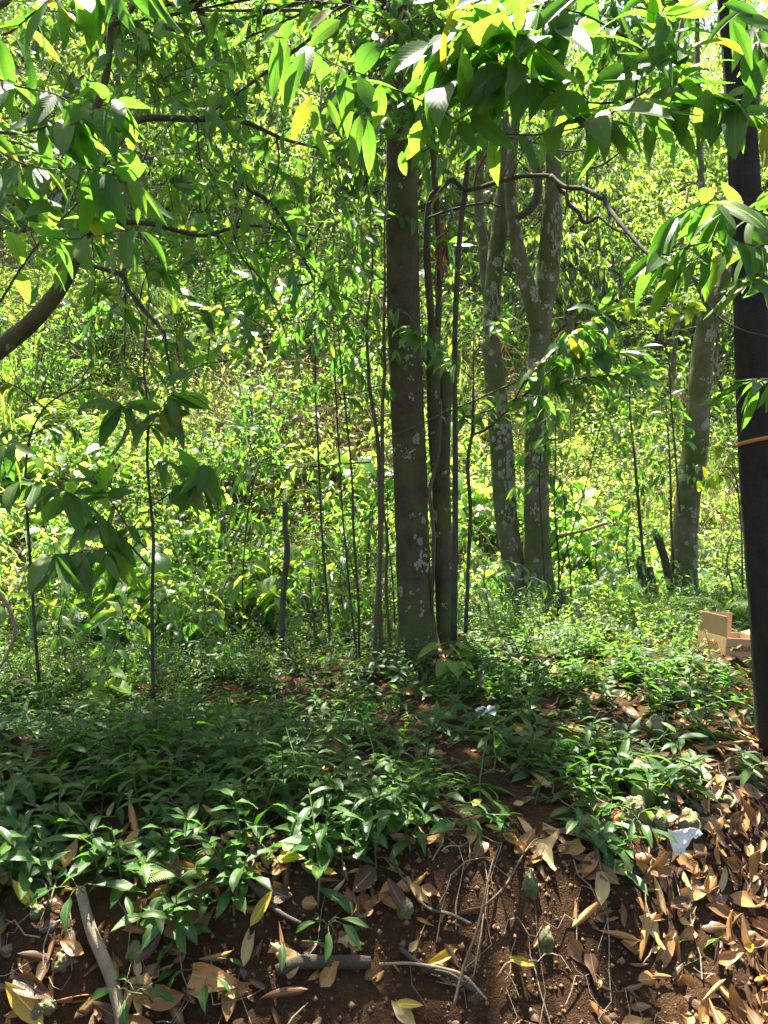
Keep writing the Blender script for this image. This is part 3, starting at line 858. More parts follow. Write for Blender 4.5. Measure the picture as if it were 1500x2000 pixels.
crown_at(g, P(1420, -50, 8.3), [(3.2, 9.8, 8.4), (4.6, 9.4, 8.8), (3.9, 10.8, 9.6), (5.2, 11, 9.6), (2.8, 11.2, 10)], 30, 1.2, n_leaf=12, L=.17, W=.055, length=.6, cull=True)
tag(obj('crown', g.mesh('crown', [M_CAN, M_BRANCH]), RT), kind='stuff')

for a in [(1372, 880, 8, 16, 24, 1356, 47), (1366, 930, 8, 14, 30, 1350, 48), (1352, 1005, 8, 16, 16, 1341, 49), (1358, 1025, 8, 12, 30, 1340, 49), (1353, 1068, 8, 18, 28, 1337, 50), (1357, 1100, 8, 12, 40, 1336, 50), (1352, 1150, 8, 12, 36, 1337, 55), (1376, 780, 8, 12, 20, 1366, 45), (1385, 700, 8, 14, 20, 1371, 43), (1384, 660, 8, 14, 24, 1376, 38), (1366, 745, 8, 12, 16, 1368, 44)]:
    lichen(RT, *a)

# dark trunk at the right edge ----------------------------------------
DT = tree_root('dark_tree', P(1530, 1570, 3.5), 'almost black straight trunk with an orange-brown band near the cardboard box')
g = Geo()
dk = limb(g, [(1534, 1640, 3.5, 112), (1530, 1570, 3.5, 94), (1518, 1400, 3.5, 80), (1508, 1250, 3.5, 77), (1496, 1090, 3.5, 75), (1478, 860, 3.5, 71), (1467, 610, 3.5, 65), (1454, 360, 3.5, 58), (1447, 240, 3.5, 56), (1438, 100, 3.5, 52), (1425, -40, 3.5, 48), (1400, -500, 3.5, 42), (1380, -1000, 3.6, 34), (1360, -1500, 3.7, 24)], 9, 28, 0, .03, 40)
obj('trunk', g.mesh('trunk', [M_BARKD]), DT)
M_TAPE = plain_mat('orange_tape', (0.42, 0.2, 0.05), (0.3, 0.13, 0.035), 0.5, 30)
k0 = int(np.argmin([abs(pix(c)[1] - 862) for c in dk]))
ax = Vector(dk[k0 + 2][:3]) - Vector(dk[k0 - 2][:3]); ax.normalize()
cc = np.array(P(1478, 862, 3.5))
a1 = Vector((1, 0, 0)); a1 = (a1 - ax * a1.dot(ax)).normalized(); b1 = ax.cross(a1)
g = Geo()
nb = 28
rows = []
for h, rr in ((-.009, .0845), (-.009, .0885), (.009, .088), (.009, .084)):
    rows += [cc + np.array(ax) * (h + .012 * math.sin(2 * math.pi * j / nb + 2.2)) + rr * (math.cos(2 * math.pi * j / nb) * np.array(a1) + math.sin(2 * math.pi * j / nb) * np.array(b1)) for j in range(nb)]
q = [[r_ * nb + j, r_ * nb + (j + 1) % nb, (r_ + 1) * nb + (j + 1) % nb, (r_ + 1) * nb + j] for r_ in range(3) for j in range(nb)]
g.add(rows, q)
tag(obj('tape_band', g.mesh('tape_band', [M_TAPE]), DT), 'orange-brown tape wrapped round the dark trunk')
g = Geo()
crown_at(g, P(1370, -1300, 3.7), [(.2, 3.4, 6.6), (1.2, 4.4, 7.2), (2.2, 4.8, 7.6), (.9, 2.6, 6.2), (2.4, 3.4, 7.0), (-.4, 2.2, 6.4), (1.6, 6.0, 8.0), (3.0, 6.4, 8.2)], 32, 1.05, n_leaf=12, L=.16, W=.055, length=.55, cull=True)
tag(obj('crown', g.mesh('crown', [M_CAN, M_BRANCH]), DT), kind='stuff')


def bough(parent, twigs, name='bough', mat=M_STEM):
    """twigs: (polyline (px,py,d,w), n leaves, leaf length, droop, up)"""
    g = Geo(); paths = []
    for k, (pl, n, L, dr, up) in enumerate(twigs):
        paths.append(limb(g, pl, 4, 6, 0, .06, 50 + k))
    o = obj(name, g.mesh(name, [mat]), parent)
    for c, (pl, n, L, dr, up) in zip(paths, twigs):
        twig_leaves(o, c, int(n * 1.2), L * .97, B_NEAR, dr, .12, .03, up=up, cluster=.1)
    return o


RB = [([(1400, -260, 3.4, 16), (1380, -120, 2.8, 12), (1340, 20, 2.3, 9), (1300, 130, 2.1, 6), (1240, 190, 2.0, 5), (1150, 200, 1.95, 4), (1060, 170, 1.9, 3)], 22, .19, .35, .2),
      ([(1300, 130, 2.1, 5), (1200, 60, 2.0, 4), (1110, 20, 1.95, 3.5), (1000, 30, 1.9, 3), (900, 60, 1.85, 2.5), (850, 90, 1.85, 2)], 24, .19, .4, .15),
      ([(1240, 190, 2.0, 4), (1160, 240, 1.95, 3.5), (1060, 262, 1.9, 3), (1000, 262, 1.85, 3), (930, 255, 1.85, 3), (860, 215, 1.85, 3), (790, 182, 1.9, 3), (720, 150, 1.9, 3), (640, 118, 1.9, 2.5), (570, 60, 1.95, 2)], 9, .16, .7, 0),
      ([(1340, 20, 2.3, 5), (1270, -40, 2.2, 4), (1170, -30, 2.1, 3), (1040, -20, 2.0, 3), (940, 0, 1.9, 2)], 18, .18, .45, .1),
      ([(1380, -120, 2.8, 6), (1430, -30, 2.4, 5), (1465, 40, 2.0, 4), (1500, 120, 1.8, 3)], 12, .19, .5, .1),
      ([(1240, 190, 2.0, 4), (1300, 220, 1.95, 3), (1380, 200, 1.9, 3), (1440, 205, 1.85, 2)], 10, .18, .5, .1),
      ([(1300, 130, 2.1, 4), (1330, 170, 2.0, 3), (1400, 215, 1.9, 2.5), (1470, 225, 1.85, 2), (1510, 260, 1.8, 2)], 8, .17, .6, .05),
      ([(1150, 200, 1.95, 3), (1100, 130, 1.9, 3), (1050, 80, 1.85, 2), (980, 60, 1.8, 2)], 14, .19, .4, .15),
      ([(1240, 190, 2.0, 3), (1250, 120, 1.95, 3), (1275, 60, 1.9, 2), (1300, 10, 1.85, 2)], 13, .19, .4, .1),
      ([(1060, 262, 1.9, 3), (1110, 235, 1.85, 2), (1180, 220, 1.8, 2), (1260, 200, 1.8, 2)], 12, .19, .5, .1),
      ([(930, 255, 1.85, 3), (905, 200, 1.8, 2), (875, 150, 1.8, 2), (870, 90, 1.8, 2)], 11, .18, .5, .1),
      ([(1300, 220, 1.95, 3), (1330, 150, 1.9, 2), (1350, 90, 1.85, 2)], 11, .18, .5, .1),
      ([(1110, 20, 1.95, 3), (1080, 60, 1.9, 2), (1010, 120, 1.85, 2), (960, 170, 1.85, 2)], 12, .2, .5, .1),
      ([(1060, 170, 1.9, 3), (1000, 130, 1.88, 2.5), (950, 110, 1.85, 2), (905, 100, 1.85, 2)], 12, .18, .45, .15)]
ob = bough(DT, RB)
for a in [(545, 75, 533, 205, 28), (562, 85, 541, 206, 30), (596, 100, 546, 205, 30), (610, 190, 563, 265, 28), (616, 205, 621, 320, 28), (630, 185, 678, 260, 20), (668, 132, 684, 256, 33), (703, 150, 735, 233, 35),
          (742, 163, 748, 246, 30), (705, 222, 682, 326, 26), (716, 230, 730, 330, 27), (630, 118, 634, 174, 28), (665, 40, 598, 78, 36), (650, 20, 592, 46, 34), (740, 85, 686, 122, 46), (836, 98, 766, 132, 36),
          (852, 148, 788, 172, 25), (910, 66, 842, 146, 42), (925, 98, 878, 182, 32), (868, 228, 866, 286, 26), (785, 295, 783, 346, 18), (870, 236, 812, 265, 28), (820, 235, 800, 300, 25), (560, 50, 500, 70, 30), (575, 40, 520, 90, 26)]:
    y_ = random.random() < .22
    hang_leaf(ob, *a, 1.88 + random.uniform(-.08, .08), random.choice(B_NEARY) if y_ else None, random.uniform(-.03, .03))
for a in [(1440, 204, 1432, 322, 40), (1432, 40, 1478, 132, 32), (1436, 30, 1530, 70, 40), (1410, 8, 1520, 30, 36), (1420, 190, 1478, 160, 40), (1230, 130, 1160, 170, 45), (1115, 130, 1160, 190, 38), (1090, 180, 1170, 225, 42), (1380, 170, 1370, 280, 42), (1345, 235, 1376, 280, 34)]:
    hang_leaf(ob, *a, 1.85, None, random.uniform(-.03, .05))

RB2 = [([(1530, 430, 2.9, 6), (1480, 415, 2.6, 5), (1420, 400, 2.45, 4), (1370, 400, 2.4, 3), (1310, 430, 2.4, 2.5)], 22, .2, .5, .15),
       ([(1530, 470, 2.7, 5), (1480, 480, 2.5, 4), (1420, 470, 2.4, 3), (1350, 480, 2.4, 2.5), (1290, 500, 2.4, 2)], 20, .2, .5, .1),
       ([(1420, 400, 2.45, 3), (1400, 440, 2.4, 3), (1370, 500, 2.35, 2), (1300, 520, 2.35, 2)], 10, .18, .6, .1),
       ([(1530, 745, 2.5, 4), (1490, 740, 2.35, 3), (1465, 745, 2.3, 2)], 11, .15, .5, .1),
       ([(1530, 540, 2.7, 4), (1480, 545, 2.5, 3), (1440, 550, 2.4, 2)], 9, .15, .5, .1)]
bough(DT, RB2)

# leaning tree on the left ---------------------------------------------
LT = tree_root('leaning_tree', P(-225, 1400, 4.0), 'curved leaning trunk entering at the photo edge among dark glossy leaves')
g = Geo()
limb(g, [(-228, 1440, 4, 65), (-222, 1300, 4, 53), (-205, 1100, 4, 48), (-170, 900, 4, 45), (-110, 765, 4, 42), (-50, 712, 4, 39), (0, 680, 4, 36), (60, 632, 4, 32), (112, 570, 4, 29), (140, 520, 4, 26), (156, 465, 4, 22), (163, 400, 4, 19), (166, 320, 4, 17), (180, 240, 4, 16), (205, 160, 4, 14), (214, 100, 4, 12), (216, 55, 4, 12), (235, 40, 4, 9), (262, 10, 4, 8), (290, -60, 4, 6), (330, -200, 4.1, 8)], 7, 16, 0, .06, 60)
obj('trunk', g.mesh('trunk', [M_BARK]), LT)
g = Geo()
LBP = []
for k, c in enumerate([[(185, 250, 4, 14), (235, 250, 4, 15), (280, 232, 4, 13), (330, 231, 4, 12), (390, 233, 4.1, 12), (440, 229, 4.2, 11), (490, 243, 4.3, 9), (550, 270, 4.4, 7), (600, 284, 4.5, 5), (650, 296, 4.6, 3)],
                       [(154, 465, 4, 14), (200, 440, 4.05, 13), (245, 434, 4.1, 11), (300, 438, 4.1, 10), (350, 452, 4.2, 9), (400, 460, 4.2, 8), (450, 446, 4.3, 7), (500, 441, 4.4, 6), (560, 452, 4.5, 4), (600, 462, 4.6, 3)],
                       [(148, 505, 4, 12), (190, 522, 4, 9), (238, 538, 4, 9), (252, 568, 4, 8), (290, 615, 4, 7), (320, 650, 4, 6), (326, 690, 4, 5), (340, 760, 4, 4)],
                       [(450, 320, 4.6, 6), (480, 365, 4.6, 9), (520, 390, 4.6, 9), (560, 440, 4.6, 7), (600, 520, 4.6, 5), (610, 548, 4.6, 5), (580, 556, 4.6, 4), (555, 535, 4.6, 3)],
                       [(455, 450, 4.3, 4), (470, 500, 4.3, 4), (510, 545, 4.3, 3), (540, 600, 4.3, 3), (560, 660, 4.3, 2)],
                       [(540, 270, 4.4, 4), (545, 310, 4.4, 4), (538, 350, 4.4, 3), (525, 380, 4.4, 2)],
                       [(330, 210, 4.1, 3), (350, 207, 4.1, 5), (375, 220, 4.1, 5), (382, 230, 4.1, 4)],
                       [(216, 60, 4, 8), (190, 40, 3.9, 6), (120, 20, 3.7, 5), (40, -20, 3.5, 4)], [(262, 10, 4, 8), (330, 30, 4, 7), (400, 0, 4, 6), (480, -40, 4, 5)],
                       [(163, 380, 4, 6), (120, 330, 3.9, 5), (60, 290, 3.8, 4), (0, 270, 3.6, 3)], [(385, 232, 4.1, 3), (388, 290, 4.1, 3), (400, 340, 4.1, 2), (440, 400, 4.1, 2)],
                       [(240, 440, 4.1, 4), (250, 470, 4.1, 3), (247, 520, 4.1, 3), (243, 700, 4.1, 2)], [(460, 446, 4.3, 4), (480, 400, 4.3, 3), (530, 340, 4.3, 2), (560, 300, 4.3, 2)]]):
    LBP.append(limb(g, c, 5, 8, 0, .08, 61 + k))
obj('bough', g.mesh('bough', [M_BRANCH]), LT)
g = Geo()
tp, dr = [], []
for c in LBP:
    for q in c[2::2]:
        for _ in range(1):
            tp.append(q[:3] + R.normal(size=3) * np.array([.12, .25, .12])); dr.append(R.normal(size=3) + np.array([0, 0, -.3]))
sprays(g, tp, dr, 6, .145, .05, .32, .35, 'lance', 3, 0, 1, cull=True, spread=.5)
crown_at(g, P(300, -100, 4), [(-2.0, 4.6, 5.5), (-3.0, 6.6, 6.6), (-1.0, 3.6, 5.2), (-2.2, 3.2, 5.0), (-3.2, 3.8, 5.6), (-.3, 4.4, 5.8), (-1.4, 7.4, 7.6), (-3.2, 8, 7.8), (-4.2, 5.8, 6.8), (-2.4, 8.6, 7.4), (-1.4, 9.2, 7.8), (-3.4, 9.8, 8.0), (-.5, 8.6, 7.4), (-.9, 10.0, 8.2), (-2.3, 10.2, 8.4)], 30, .95, n_leaf=12, L=.14, W=.048, length=.5, cull=True, droop=.3, spread=.5)  # last centres added to throw shade on the left ground
sh = [np.array(G(*a)) + SV * random.uniform(8.0, 9.2) for a in [(60, 1290), (220, 1290), (380, 1300), (520, 1290), (660, 1280), (100, 1370), (280, 1370), (450, 1370), (620, 1370), (40, 1450), (200, 1450), (370, 1450), (540, 1440), (150, 1240), (320, 1240), (470, 1240), (610, 1230), (250, 1620), (450, 1600)]]  # leaf clusters added sunward of these ground spots, to shade them
crown_at(g, P(300, -200, 4.1), sh, 22, .62, n_leaf=12, L=.15, W=.05, length=.5, cull=True, droop=.3, spread=.5)
tag(obj('crown', g.mesh('crown', [M_MID, M_BRANCH]), LT), kind='stuff')
LB = [([(-120, 300, 2.6, 12), (-40, 260, 2.3, 9), (40, 260, 2.1, 6), (110, 240, 2.0, 4), (180, 215, 1.95, 3), (235, 190, 1.95, 2)], 24, .17, .5, .05),
      ([(-120, 180, 2.4, 8), (-40, 150, 2.2, 6), (40, 170, 2.1, 4), (110, 185, 2.0, 3), (160, 220, 2.0, 2)], 20, .16, .6, 0),
      ([(0, 590, 2.0, 5), (50, 510, 2.0, 4.5), (100, 448, 2.0, 4), (160, 388, 2.0, 3.5), (205, 325, 2.0, 3), (250, 262, 2.0, 2)], 14, .15, .4, .1),
      ([(92, 462, 2.0, 3), (130, 467, 1.95, 3), (180, 463, 1.9, 2.5), (240, 450, 1.9, 2), (290, 452, 1.9, 2)], 8, .14, .3, .05),
      ([(-40, 260, 2.3, 5), (20, 310, 2.1, 4), (90, 330, 2.0, 3), (170, 330, 1.95, 2.5), (260, 350, 1.95, 2)], 20, .17, .5, .05),
      ([(-100, 60, 2.3, 6), (0, 70, 2.15, 5), (60, 30, 2.1, 4), (130, -20, 2.0, 3), (200, -40, 2.0, 2)], 16, .17, .8, 0),
      ([(130, -60, 2.2, 4), (190, -20, 2.1, 3), (250, -30, 2.0, 2.5), (300, -60, 2.0, 2)], 12, .17, 1.0, 0),
      ([(-60, 400, 2.2, 4), (0, 380, 2.1, 3), (60, 390, 2.0, 2)], 10, .15, .4, .05),
      ([(-60, 880, 2.3, 3), (0, 870, 2.2, 3), (35, 860, 2.15, 2)], 7, .13, .6, .1)]
bough(LT, LB)

# ------------------------------------------------------------------ scattering of what nobody could count
def gn_group(col):
    ng = bpy.data.node_groups.new('scatter', 'GeometryNodeTree')
    ng.interface.new_socket('Geometry', in_out='INPUT', socket_type='NodeSocketGeometry')
    ng.interface.new_socket('Geometry', in_out='OUTPUT', socket_type='NodeSocketGeometry')
    gi = ng.nodes.new('NodeGroupInput'); go = ng.nodes.new('NodeGroupOutput')
    ci = ng.nodes.new('GeometryNodeCollectionInfo')
    ci.inputs['Collection'].default_value = col
    ci.inputs['Separate Children'].default_value = True
    ci.inputs['Reset Children'].default_value = True
    ip = ng.nodes.new('GeometryNodeInstanceOnPoints')
    ip.inputs['Pick Instance'].default_value = True
    at = {}
    for n, t in (('idx', 'INT'), ('rot', 'FLOAT_VECTOR'), ('scl', 'FLOAT')):
        a = ng.nodes.new('GeometryNodeInputNamedAttribute'); a.data_type = t; a.inputs['Name'].default_value = n
        at[n] = a.outputs['Attribute']
    ng.links.new(gi.outputs[0], ip.inputs['Points']); ng.links.new(ci.outputs[0], ip.inputs['Instance'])
    ng.links.new(at['idx'], ip.inputs['Instance Index']); ng.links.new(at['rot'], ip.inputs['Rotation']); ng.links.new(at['scl'], ip.inputs['Scale'])
    ng.links.new(ip.outputs[0], go.inputs[0])
    return ng


def scatter(name, label, meshes, pts, rot, scl, idx):
    col = bpy.data.collections.new(name + '_kinds')
    for i, me in enumerate(meshes):
        col.objects.link(bpy.data.objects.new('%s_kind_%02d' % (name, i), me))
    me = bpy.data.meshes.new(name)
    n = len(pts)
    me.vertices.add(n); me.vertices.foreach_set('co', np.asarray(pts, float).ravel())
    a = me.attributes.new('rot', 'FLOAT_VECTOR', 'POINT'); a.data.foreach_set('vector', np.asarray(rot, float).ravel())
    a = me.attributes.new('scl', 'FLOAT', 'POINT'); a.data.foreach_set('value', np.asarray(scl, float))
    a = me.attributes.new('idx', 'INT', 'POINT'); a.data.foreach_set('value', np.asarray(idx, np.int32))
    o = obj(name, me)
    md = o.modifiers.new('scatter', 'NODES'); md.node_group = gn_group(col)
    return tag(o, label, kind='stuff')


# ------------------------------------------------------------------ hillside undergrowth
def weed_clump(seed, kind):
    g = Geo(); rr = np.random.default_rng(seed)
    if kind == 'weed':
        for s in range(rr.integers(6, 11)):
            b = np.append(rr.normal(size=2) * .14, -.03); h = rr.uniform(.2, .75)
            ln = rr.normal(size=2) * .22
            path = np.array([b + np.array([ln[0] * t * t, ln[1] * t * t, h * t]) for t in np.linspace(0, 1, 5)])
            tube(g, path, np.linspace(.004, .0015, 5), 3, 1, cap=False)
            n = rr.integers(16, 28); t = rr.uniform(.15, 1, n)
            pp = np.stack([np.interp(t, np.linspace(0, 1, 5), path[:, c]) for c in range(3)], -1)
            an = rr.random(n) * 6.28
            d = np.stack([np.cos(an), np.sin(an), rr.normal(size=n) * .35 + .05], -1)
            L = rr.uniform(.03, .075, n)
            leaves(g, pp, d, np.array([0, 0, 1.0]) + rr.normal(size=(n, 3)) * .35, L, L * rr.uniform(.3, .5), .7, .2, 2, 'ovate', 0, rr.random(n))
    elif kind == 'broad':
        for s in range(rr.integers(4, 7)):
            b = np.append(rr.normal(size=2) * .12, -.03); h = rr.uniform(.3, .9); ln = rr.normal(size=2) * .25
            path = np.array([b + np.array([ln[0] * t * t, ln[1] * t * t, h * t]) for t in np.linspace(0, 1, 5)])
            tube(g, path, np.linspace(.006, .002, 5), 3, 1, cap=False)
            n = rr.integers(9, 15); t = rr.uniform(.2, 1, n)
            pp = np.stack([np.interp(t, np.linspace(0, 1, 5), path[:, c]) for c in range(3)], -1)
            an = rr.random(n) * 6.28
            d = np.stack([np.cos(an), np.sin(an), rr.normal(size=n) * .3 - .25], -1)
            L = rr.uniform(.07, .15, n) * (2.0 if seed % 2 else 1.0)
            leaves(g, pp, d, np.array([0, 0, 1.0]) + rr.normal(size=(n, 3)) * .3, L, L * rr.uniform(.32, .5), .9, .2, 3, 'ovate', 0, rr.random(n))
    elif kind == 'dry':
        for s in range(rr.integers(14, 24)):
            b = np.append(rr.normal(size=2) * .22, -.05); h = rr.uniform(.5, 1.7); ln = rr.normal(size=2) * .5
            path = np.array([b + np.array([ln[0] * t ** 2.2, ln[1] * t ** 2.2, h * (t - .35 * t ** 3)]) for t in np.linspace(0, 1, 7)])
            tube(g, path, np.linspace(.0065, .002, 7), 3, 2, cap=False, r=rr.random())
        n = 26
        an = rr.random(n) * 6.28
        leaves(g, np.column_stack([rr.normal(size=(n, 2)) * .25, rr.uniform(.05, .7, n)]), np.stack([np.cos(an), np.sin(an), rr.normal(size=n) * .5 - .4], -1), rr.normal(size=(n, 3)), rr.uniform(.05, .12, n), .025, .8, .4, 2, 'lance', 2, rr.random(n))
        n = 22
        leaves(g, np.column_stack([rr.normal(size=(n, 2)) * .25, rr.uniform(.05, .5, n)]), rr.normal(size=(n, 3)), np.array([0, 0, 1.0]) + rr.normal(size=(n, 3)) * .4, rr.uniform(.05, .1, n), .035, .8, .2, 2, 'ovate', 0, rr.random(n))
    elif kind == 'shrub':
        for s in range(9):
            an = rr.random() * 6.28; sp = rr.uniform(.1, .6); h = rr.uniform(.5, 1.3)
            path = np.array([[math.cos(an) * sp * t ** 1.4, math.sin(an) * sp * t ** 1.4, h * t - .05] for t in np.linspace(0, 1, 5)])
            tube(g, path, np.linspace(.011, .003, 5), 4, 4, cap=False)
            n = 34; t = rr.uniform(.3, 1.05, n)
            pp = np.stack([np.interp(t, np.linspace(0, 1, 5), path[:, c]) for c in range(3)], -1) + rr.normal(size=(n, 3)) * .08
            d = rr.normal(size=(n, 3)); d[:, 2] -= .35
            L = rr.uniform(.06, .13, n)
            leaves(g, pp, d, np.array([0, 0, 1.0]) + rr.normal(size=(n, 3)) * .4, L, L * .38, .7, .2, 2, 'lance', 5, rr.random(n))
    elif kind == 'grass':
        n = 34; an = rr.random(n) * 6.28
        d = np.stack([np.cos(an) * .45, np.sin(an) * .45, rr.uniform(.6, 1.2, n)], -1)
        leaves(g, np.column_stack([rr.normal(size=(n, 2)) * .06, np.zeros(n) - .03]), d, np.stack([-np.cos(an), -np.sin(an), np.full(n, .4)], -1) * -1 + np.array([0, 0, 1.2]), rr.uniform(.3, .7, n), rr.uniform(.012, .022, n), rr.uniform(.6, 1.7, n), .3, 5, 'blade', 0, rr.random(n))
    elif kind == 'frond':
        for s in range(7):
            an = rr.random() * 6.28; h = rr.uniform(.35, .6)
            path = np.array([[math.cos(an) * h * t, math.sin(an) * h * t, h * (1.1 * t - .75 * t * t) - .02] for t in np.linspace(0, 1, 7)])
            tube(g, path, np.linspace(.004, .001, 7), 3, 1, cap=False)
            t = np.repeat(np.linspace(.2, .98, 13), 2); n = len(t)
            pp = np.stack([np.interp(t, np.linspace(0, 1, 7), path[:, c]) for c in range(3)], -1)
            sg = np.tile([1, -1], 13)[:, None]
            sv = np.array([-math.sin(an), math.cos(an), 0])
            leaves(g, pp, sv * sg + np.array([math.cos(an), math.sin(an), 0]) * .35, np.tile([0, 0, 1.0], (n, 1)), .16 * np.sin(math.pi * (1 - t) ** .7 * .9 + .12) + .01, .022, .5, .1, 2, 'lance', 0, rr.random(n))
    else:  # litter
        n = 26
        an = rr.random(n) * 6.28
        leaves(g, np.column_stack([rr.normal(size=(n, 2)) * .22, rr.uniform(0, .05, n)]), np.stack([np.cos(an), np.sin(an), rr.normal(size=n) * .25], -1), np.array([0, 0, 1.0]) + rr.normal(size=(n, 3)) * .35, rr.uniform(.07, .15, n), .045, rr.normal(size=n) * .8, .4, 3, 'lance', 3, rr.random(n))
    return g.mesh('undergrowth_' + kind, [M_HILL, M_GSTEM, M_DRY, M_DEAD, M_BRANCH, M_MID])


W_KINDS = ['weed'] * 6 + ['broad'] * 4 + ['dry'] * 3 + ['grass'] * 2 + ['frond'] * 2 + ['litter'] * 2 + ['shrub'] * 4
W_MESH = [weed_clump(200 + i, k) for i, k in enumerate(W_KINDS)]


def hill_scatter():
    pts, rot, scl, idx = [], [], [], []
    for (y0, y1, dens, s0, s1) in [(6.6, 9.5, 20, .6, 1.2), (9.5, 13, 17, .7, 1.5), (13, 19, 9, .9, 2.0), (19, 30, 3.5, 1.3, 2.8)]:
        w = lambda y: 0.62 * y + 1.2
        A = (w(y0) + w(y1)) * (y1 - y0)
        n = int(A * dens)
        y = R.uniform(y0, y1, n); x = R.uniform(-1, 1, n) * w(y)
        k = np.zeros(n, int)
        m = vnoise(x * .45 + 3, y * .45) + .4 * vnoise(x * 1.5, y * 1.5)
        sn = vnoise(x * .6 + 31, y * .6 + 7) + .3 * vnoise(x * 2, y * 2 + 3)
        for i in range(n):
            u = R.random()
            # the tangle of dry stalks sits on the middle-left slope, bare litter on the lower slope
            dry = .1 + .6 * math.exp(-((x[i] + 1.3) / 1.5) ** 2 - ((y[i] - 11) / 2.2) ** 2)
            lit = .22 * float(ss(10.5, 8, y[i])) * (1 if x[i] < .8 else .4)
            sh_ = float(ss(.1, .3, sn[i])) * (.3 if y[i] > 9 else .1)
            if R.random() < sh_: k[i] = R.integers(19, 23)
            elif u < dry: k[i] = R.integers(10, 13)
            elif u < dry + lit: k[i] = R.integers(17, 19)
            elif m[i] > .12: k[i] = R.integers(6, 10)
            elif m[i] < -.25: k[i] = R.integers(13, 17)
            else: k[i] = R.integers(0, 6)
        sc = R.uniform(s0, s1, n)
        keep = np.ones(n, bool)
        for (cx, cy, r_) in [(0.1, 7.2, .0)]:
            keep &= np.hypot(x - cx, y - cy) > r_
        # flat floor in front of the pale trees is low ground cover, not tall weeds
        low = (y < 9) & (x > .3)
        sc = np.where(low, sc * .55, sc)
        z = gz(x, y)
        pts.append(np.column_stack([x, y, z])[keep]); scl.append(sc[keep]); idx.append(k[keep])
        rot.append(np.column_stack([R.normal(size=n) * .15 + .12, R.normal(size=n) * .15, R.random(n) * 6.28])[keep])
    scatter('undergrowth', 'sunlit yellow-green weeds and dry stalks covering the hillside', W_MESH, np.concatenate(pts), np.concatenate(rot), np.concatenate(scl), np.concatenate(idx))


hill_scatter()


# ------------------------------------------------------------------ trees on the hillside
def bg_tree_meshes(seed, h, spread, droop, L):
    g = Geo(); rs = np.random.default_rng(seed)
    lean = rs.normal(size=2) * .4
    path = [np.array([lean[0] * t * t + .12 * math.sin(t * 5 + seed), lean[1] * t * t, h * t - .3 * (1 - t)]) for t in np.linspace(0, 1, 9)]
    tube(g, path, np.linspace(.1, .03, 9), 8, 0, .06, seed=seed)
    tr = g.mesh('trunk', [M_BARKL])
    g = Geo()
    nb = 15
    for i in range(nb):
        t = rs.uniform(.28, 1.0); an = i * 2.4 + rs.random()
        p0 = np.array([np.interp(t * 8, range(9), [q[c] for q in path]) for c in range(3)])
        rd = spread * (1.15 - .6 * t) * rs.uniform(.6, 1.1)
        c = p0 + np.array([math.cos(an) * rd, math.sin(an) * rd, rs.uniform(.1, .9)])
        crown_at(g, p0, [c], 12, .8, .7, n_leaf=18, L=L, W=L * .33, length=.6, droop=droop, twig_r=.005)
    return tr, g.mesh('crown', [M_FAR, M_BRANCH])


BGT = [bg_tree_meshes(301, 5.5, 1.7, .3, .11), bg_tree_meshes(302, 6.5, 1.9, 1.0, .14), bg_tree_meshes(303, 4.5, 1.5, .2, .09), bg_tree_meshes(304, 7.5, 2.1, .5, .13), bg_tree_meshes(305, 5.0, 2.0, 1.0, .14)]
bgpos = [(-8.6, 15.2, 0), (-5.2, 15.4, 1), (-3.4, 17.0, 3), (-1.6, 16.2, 4), (0.1, 17.6, 1), (-9.0, 17.5, 3), (-6.6, 19.0, 1), (-4.2, 20.4, 0), (-1.2, 20.8, 3), (1.4, 20.0, 1), (-5.4, 17.6, 2),
         (2.3, 16.4, 1), (4.0, 16.6, 4), (5.8, 15.8, 0), (7.4, 15.8, 3), (3.2, 19.4, 3), (5.4, 18.8, 1), (7.8, 19.6, 0), (9.4, 17.6, 3), (8.8, 14.2, 1)]
zones = ['behind the leaning trunk', 'behind the main trunk', 'beyond the lichened trunks', 'behind the dark trunk']
seen_zone = {}
for i, (x, y, k) in enumerate(sorted(bgpos, key=lambda b: b[0] / b[1])):
    e = empty('hillside_tree', (x, y, gz1(x, y)))
    px = pix((x, y, 0))[0]
    z_ = zones[0] if px < 330 else zones[1] if px < 850 else zones[2] if px < 1280 else zones[3]
    hgt = 'low on' if y < 14.9 else 'halfway up' if y < 18 else 'high on'
    key = (hgt, z_); seen_zone[key] = seen_zone.get(key, 0) + 1
    which = ['', ' (second along)', ' (third along)', ' (fourth along)'][seen_zone[key] - 1]
    tag(e, 'drooping yellow-green tree %s the slope %s%s' % (hgt, z_, which), 'tree', 'drooping trees on the hillside')
    e.rotation_euler = (0, 0, i * 1.7)
    s = .85 + .35 * random.random()
    e.scale = (s, s, s)
    for nm, me in zip(('trunk', 'crown'), BGT[k]):
        o = bpy.data.objects.new(nm, me); COL.objects.link(o); o.parent = e
        if nm == 'crown': o['kind'] = 'stuff'
n = 190
y = R.uniform(21, 34, n); x = R.uniform(-1, 1, n) * y * .62
kp = ~((np.abs(x / y + .2) < .06) & (R.random(n) < .8)); x, y = x[kp], y[kp]; n = len(x)
scatter('far_forest', 'hazy mass of bright trees on top of the hill', [b[1] for b in BGT], np.column_stack([x, y, gz(x, np.minimum(y, 45)) - .3]), np.column_stack([np.zeros(n), np.zeros(n), R.random(n) * 6.28]), R.uniform(1.0, 1.8, n), R.integers(0, 5, n))

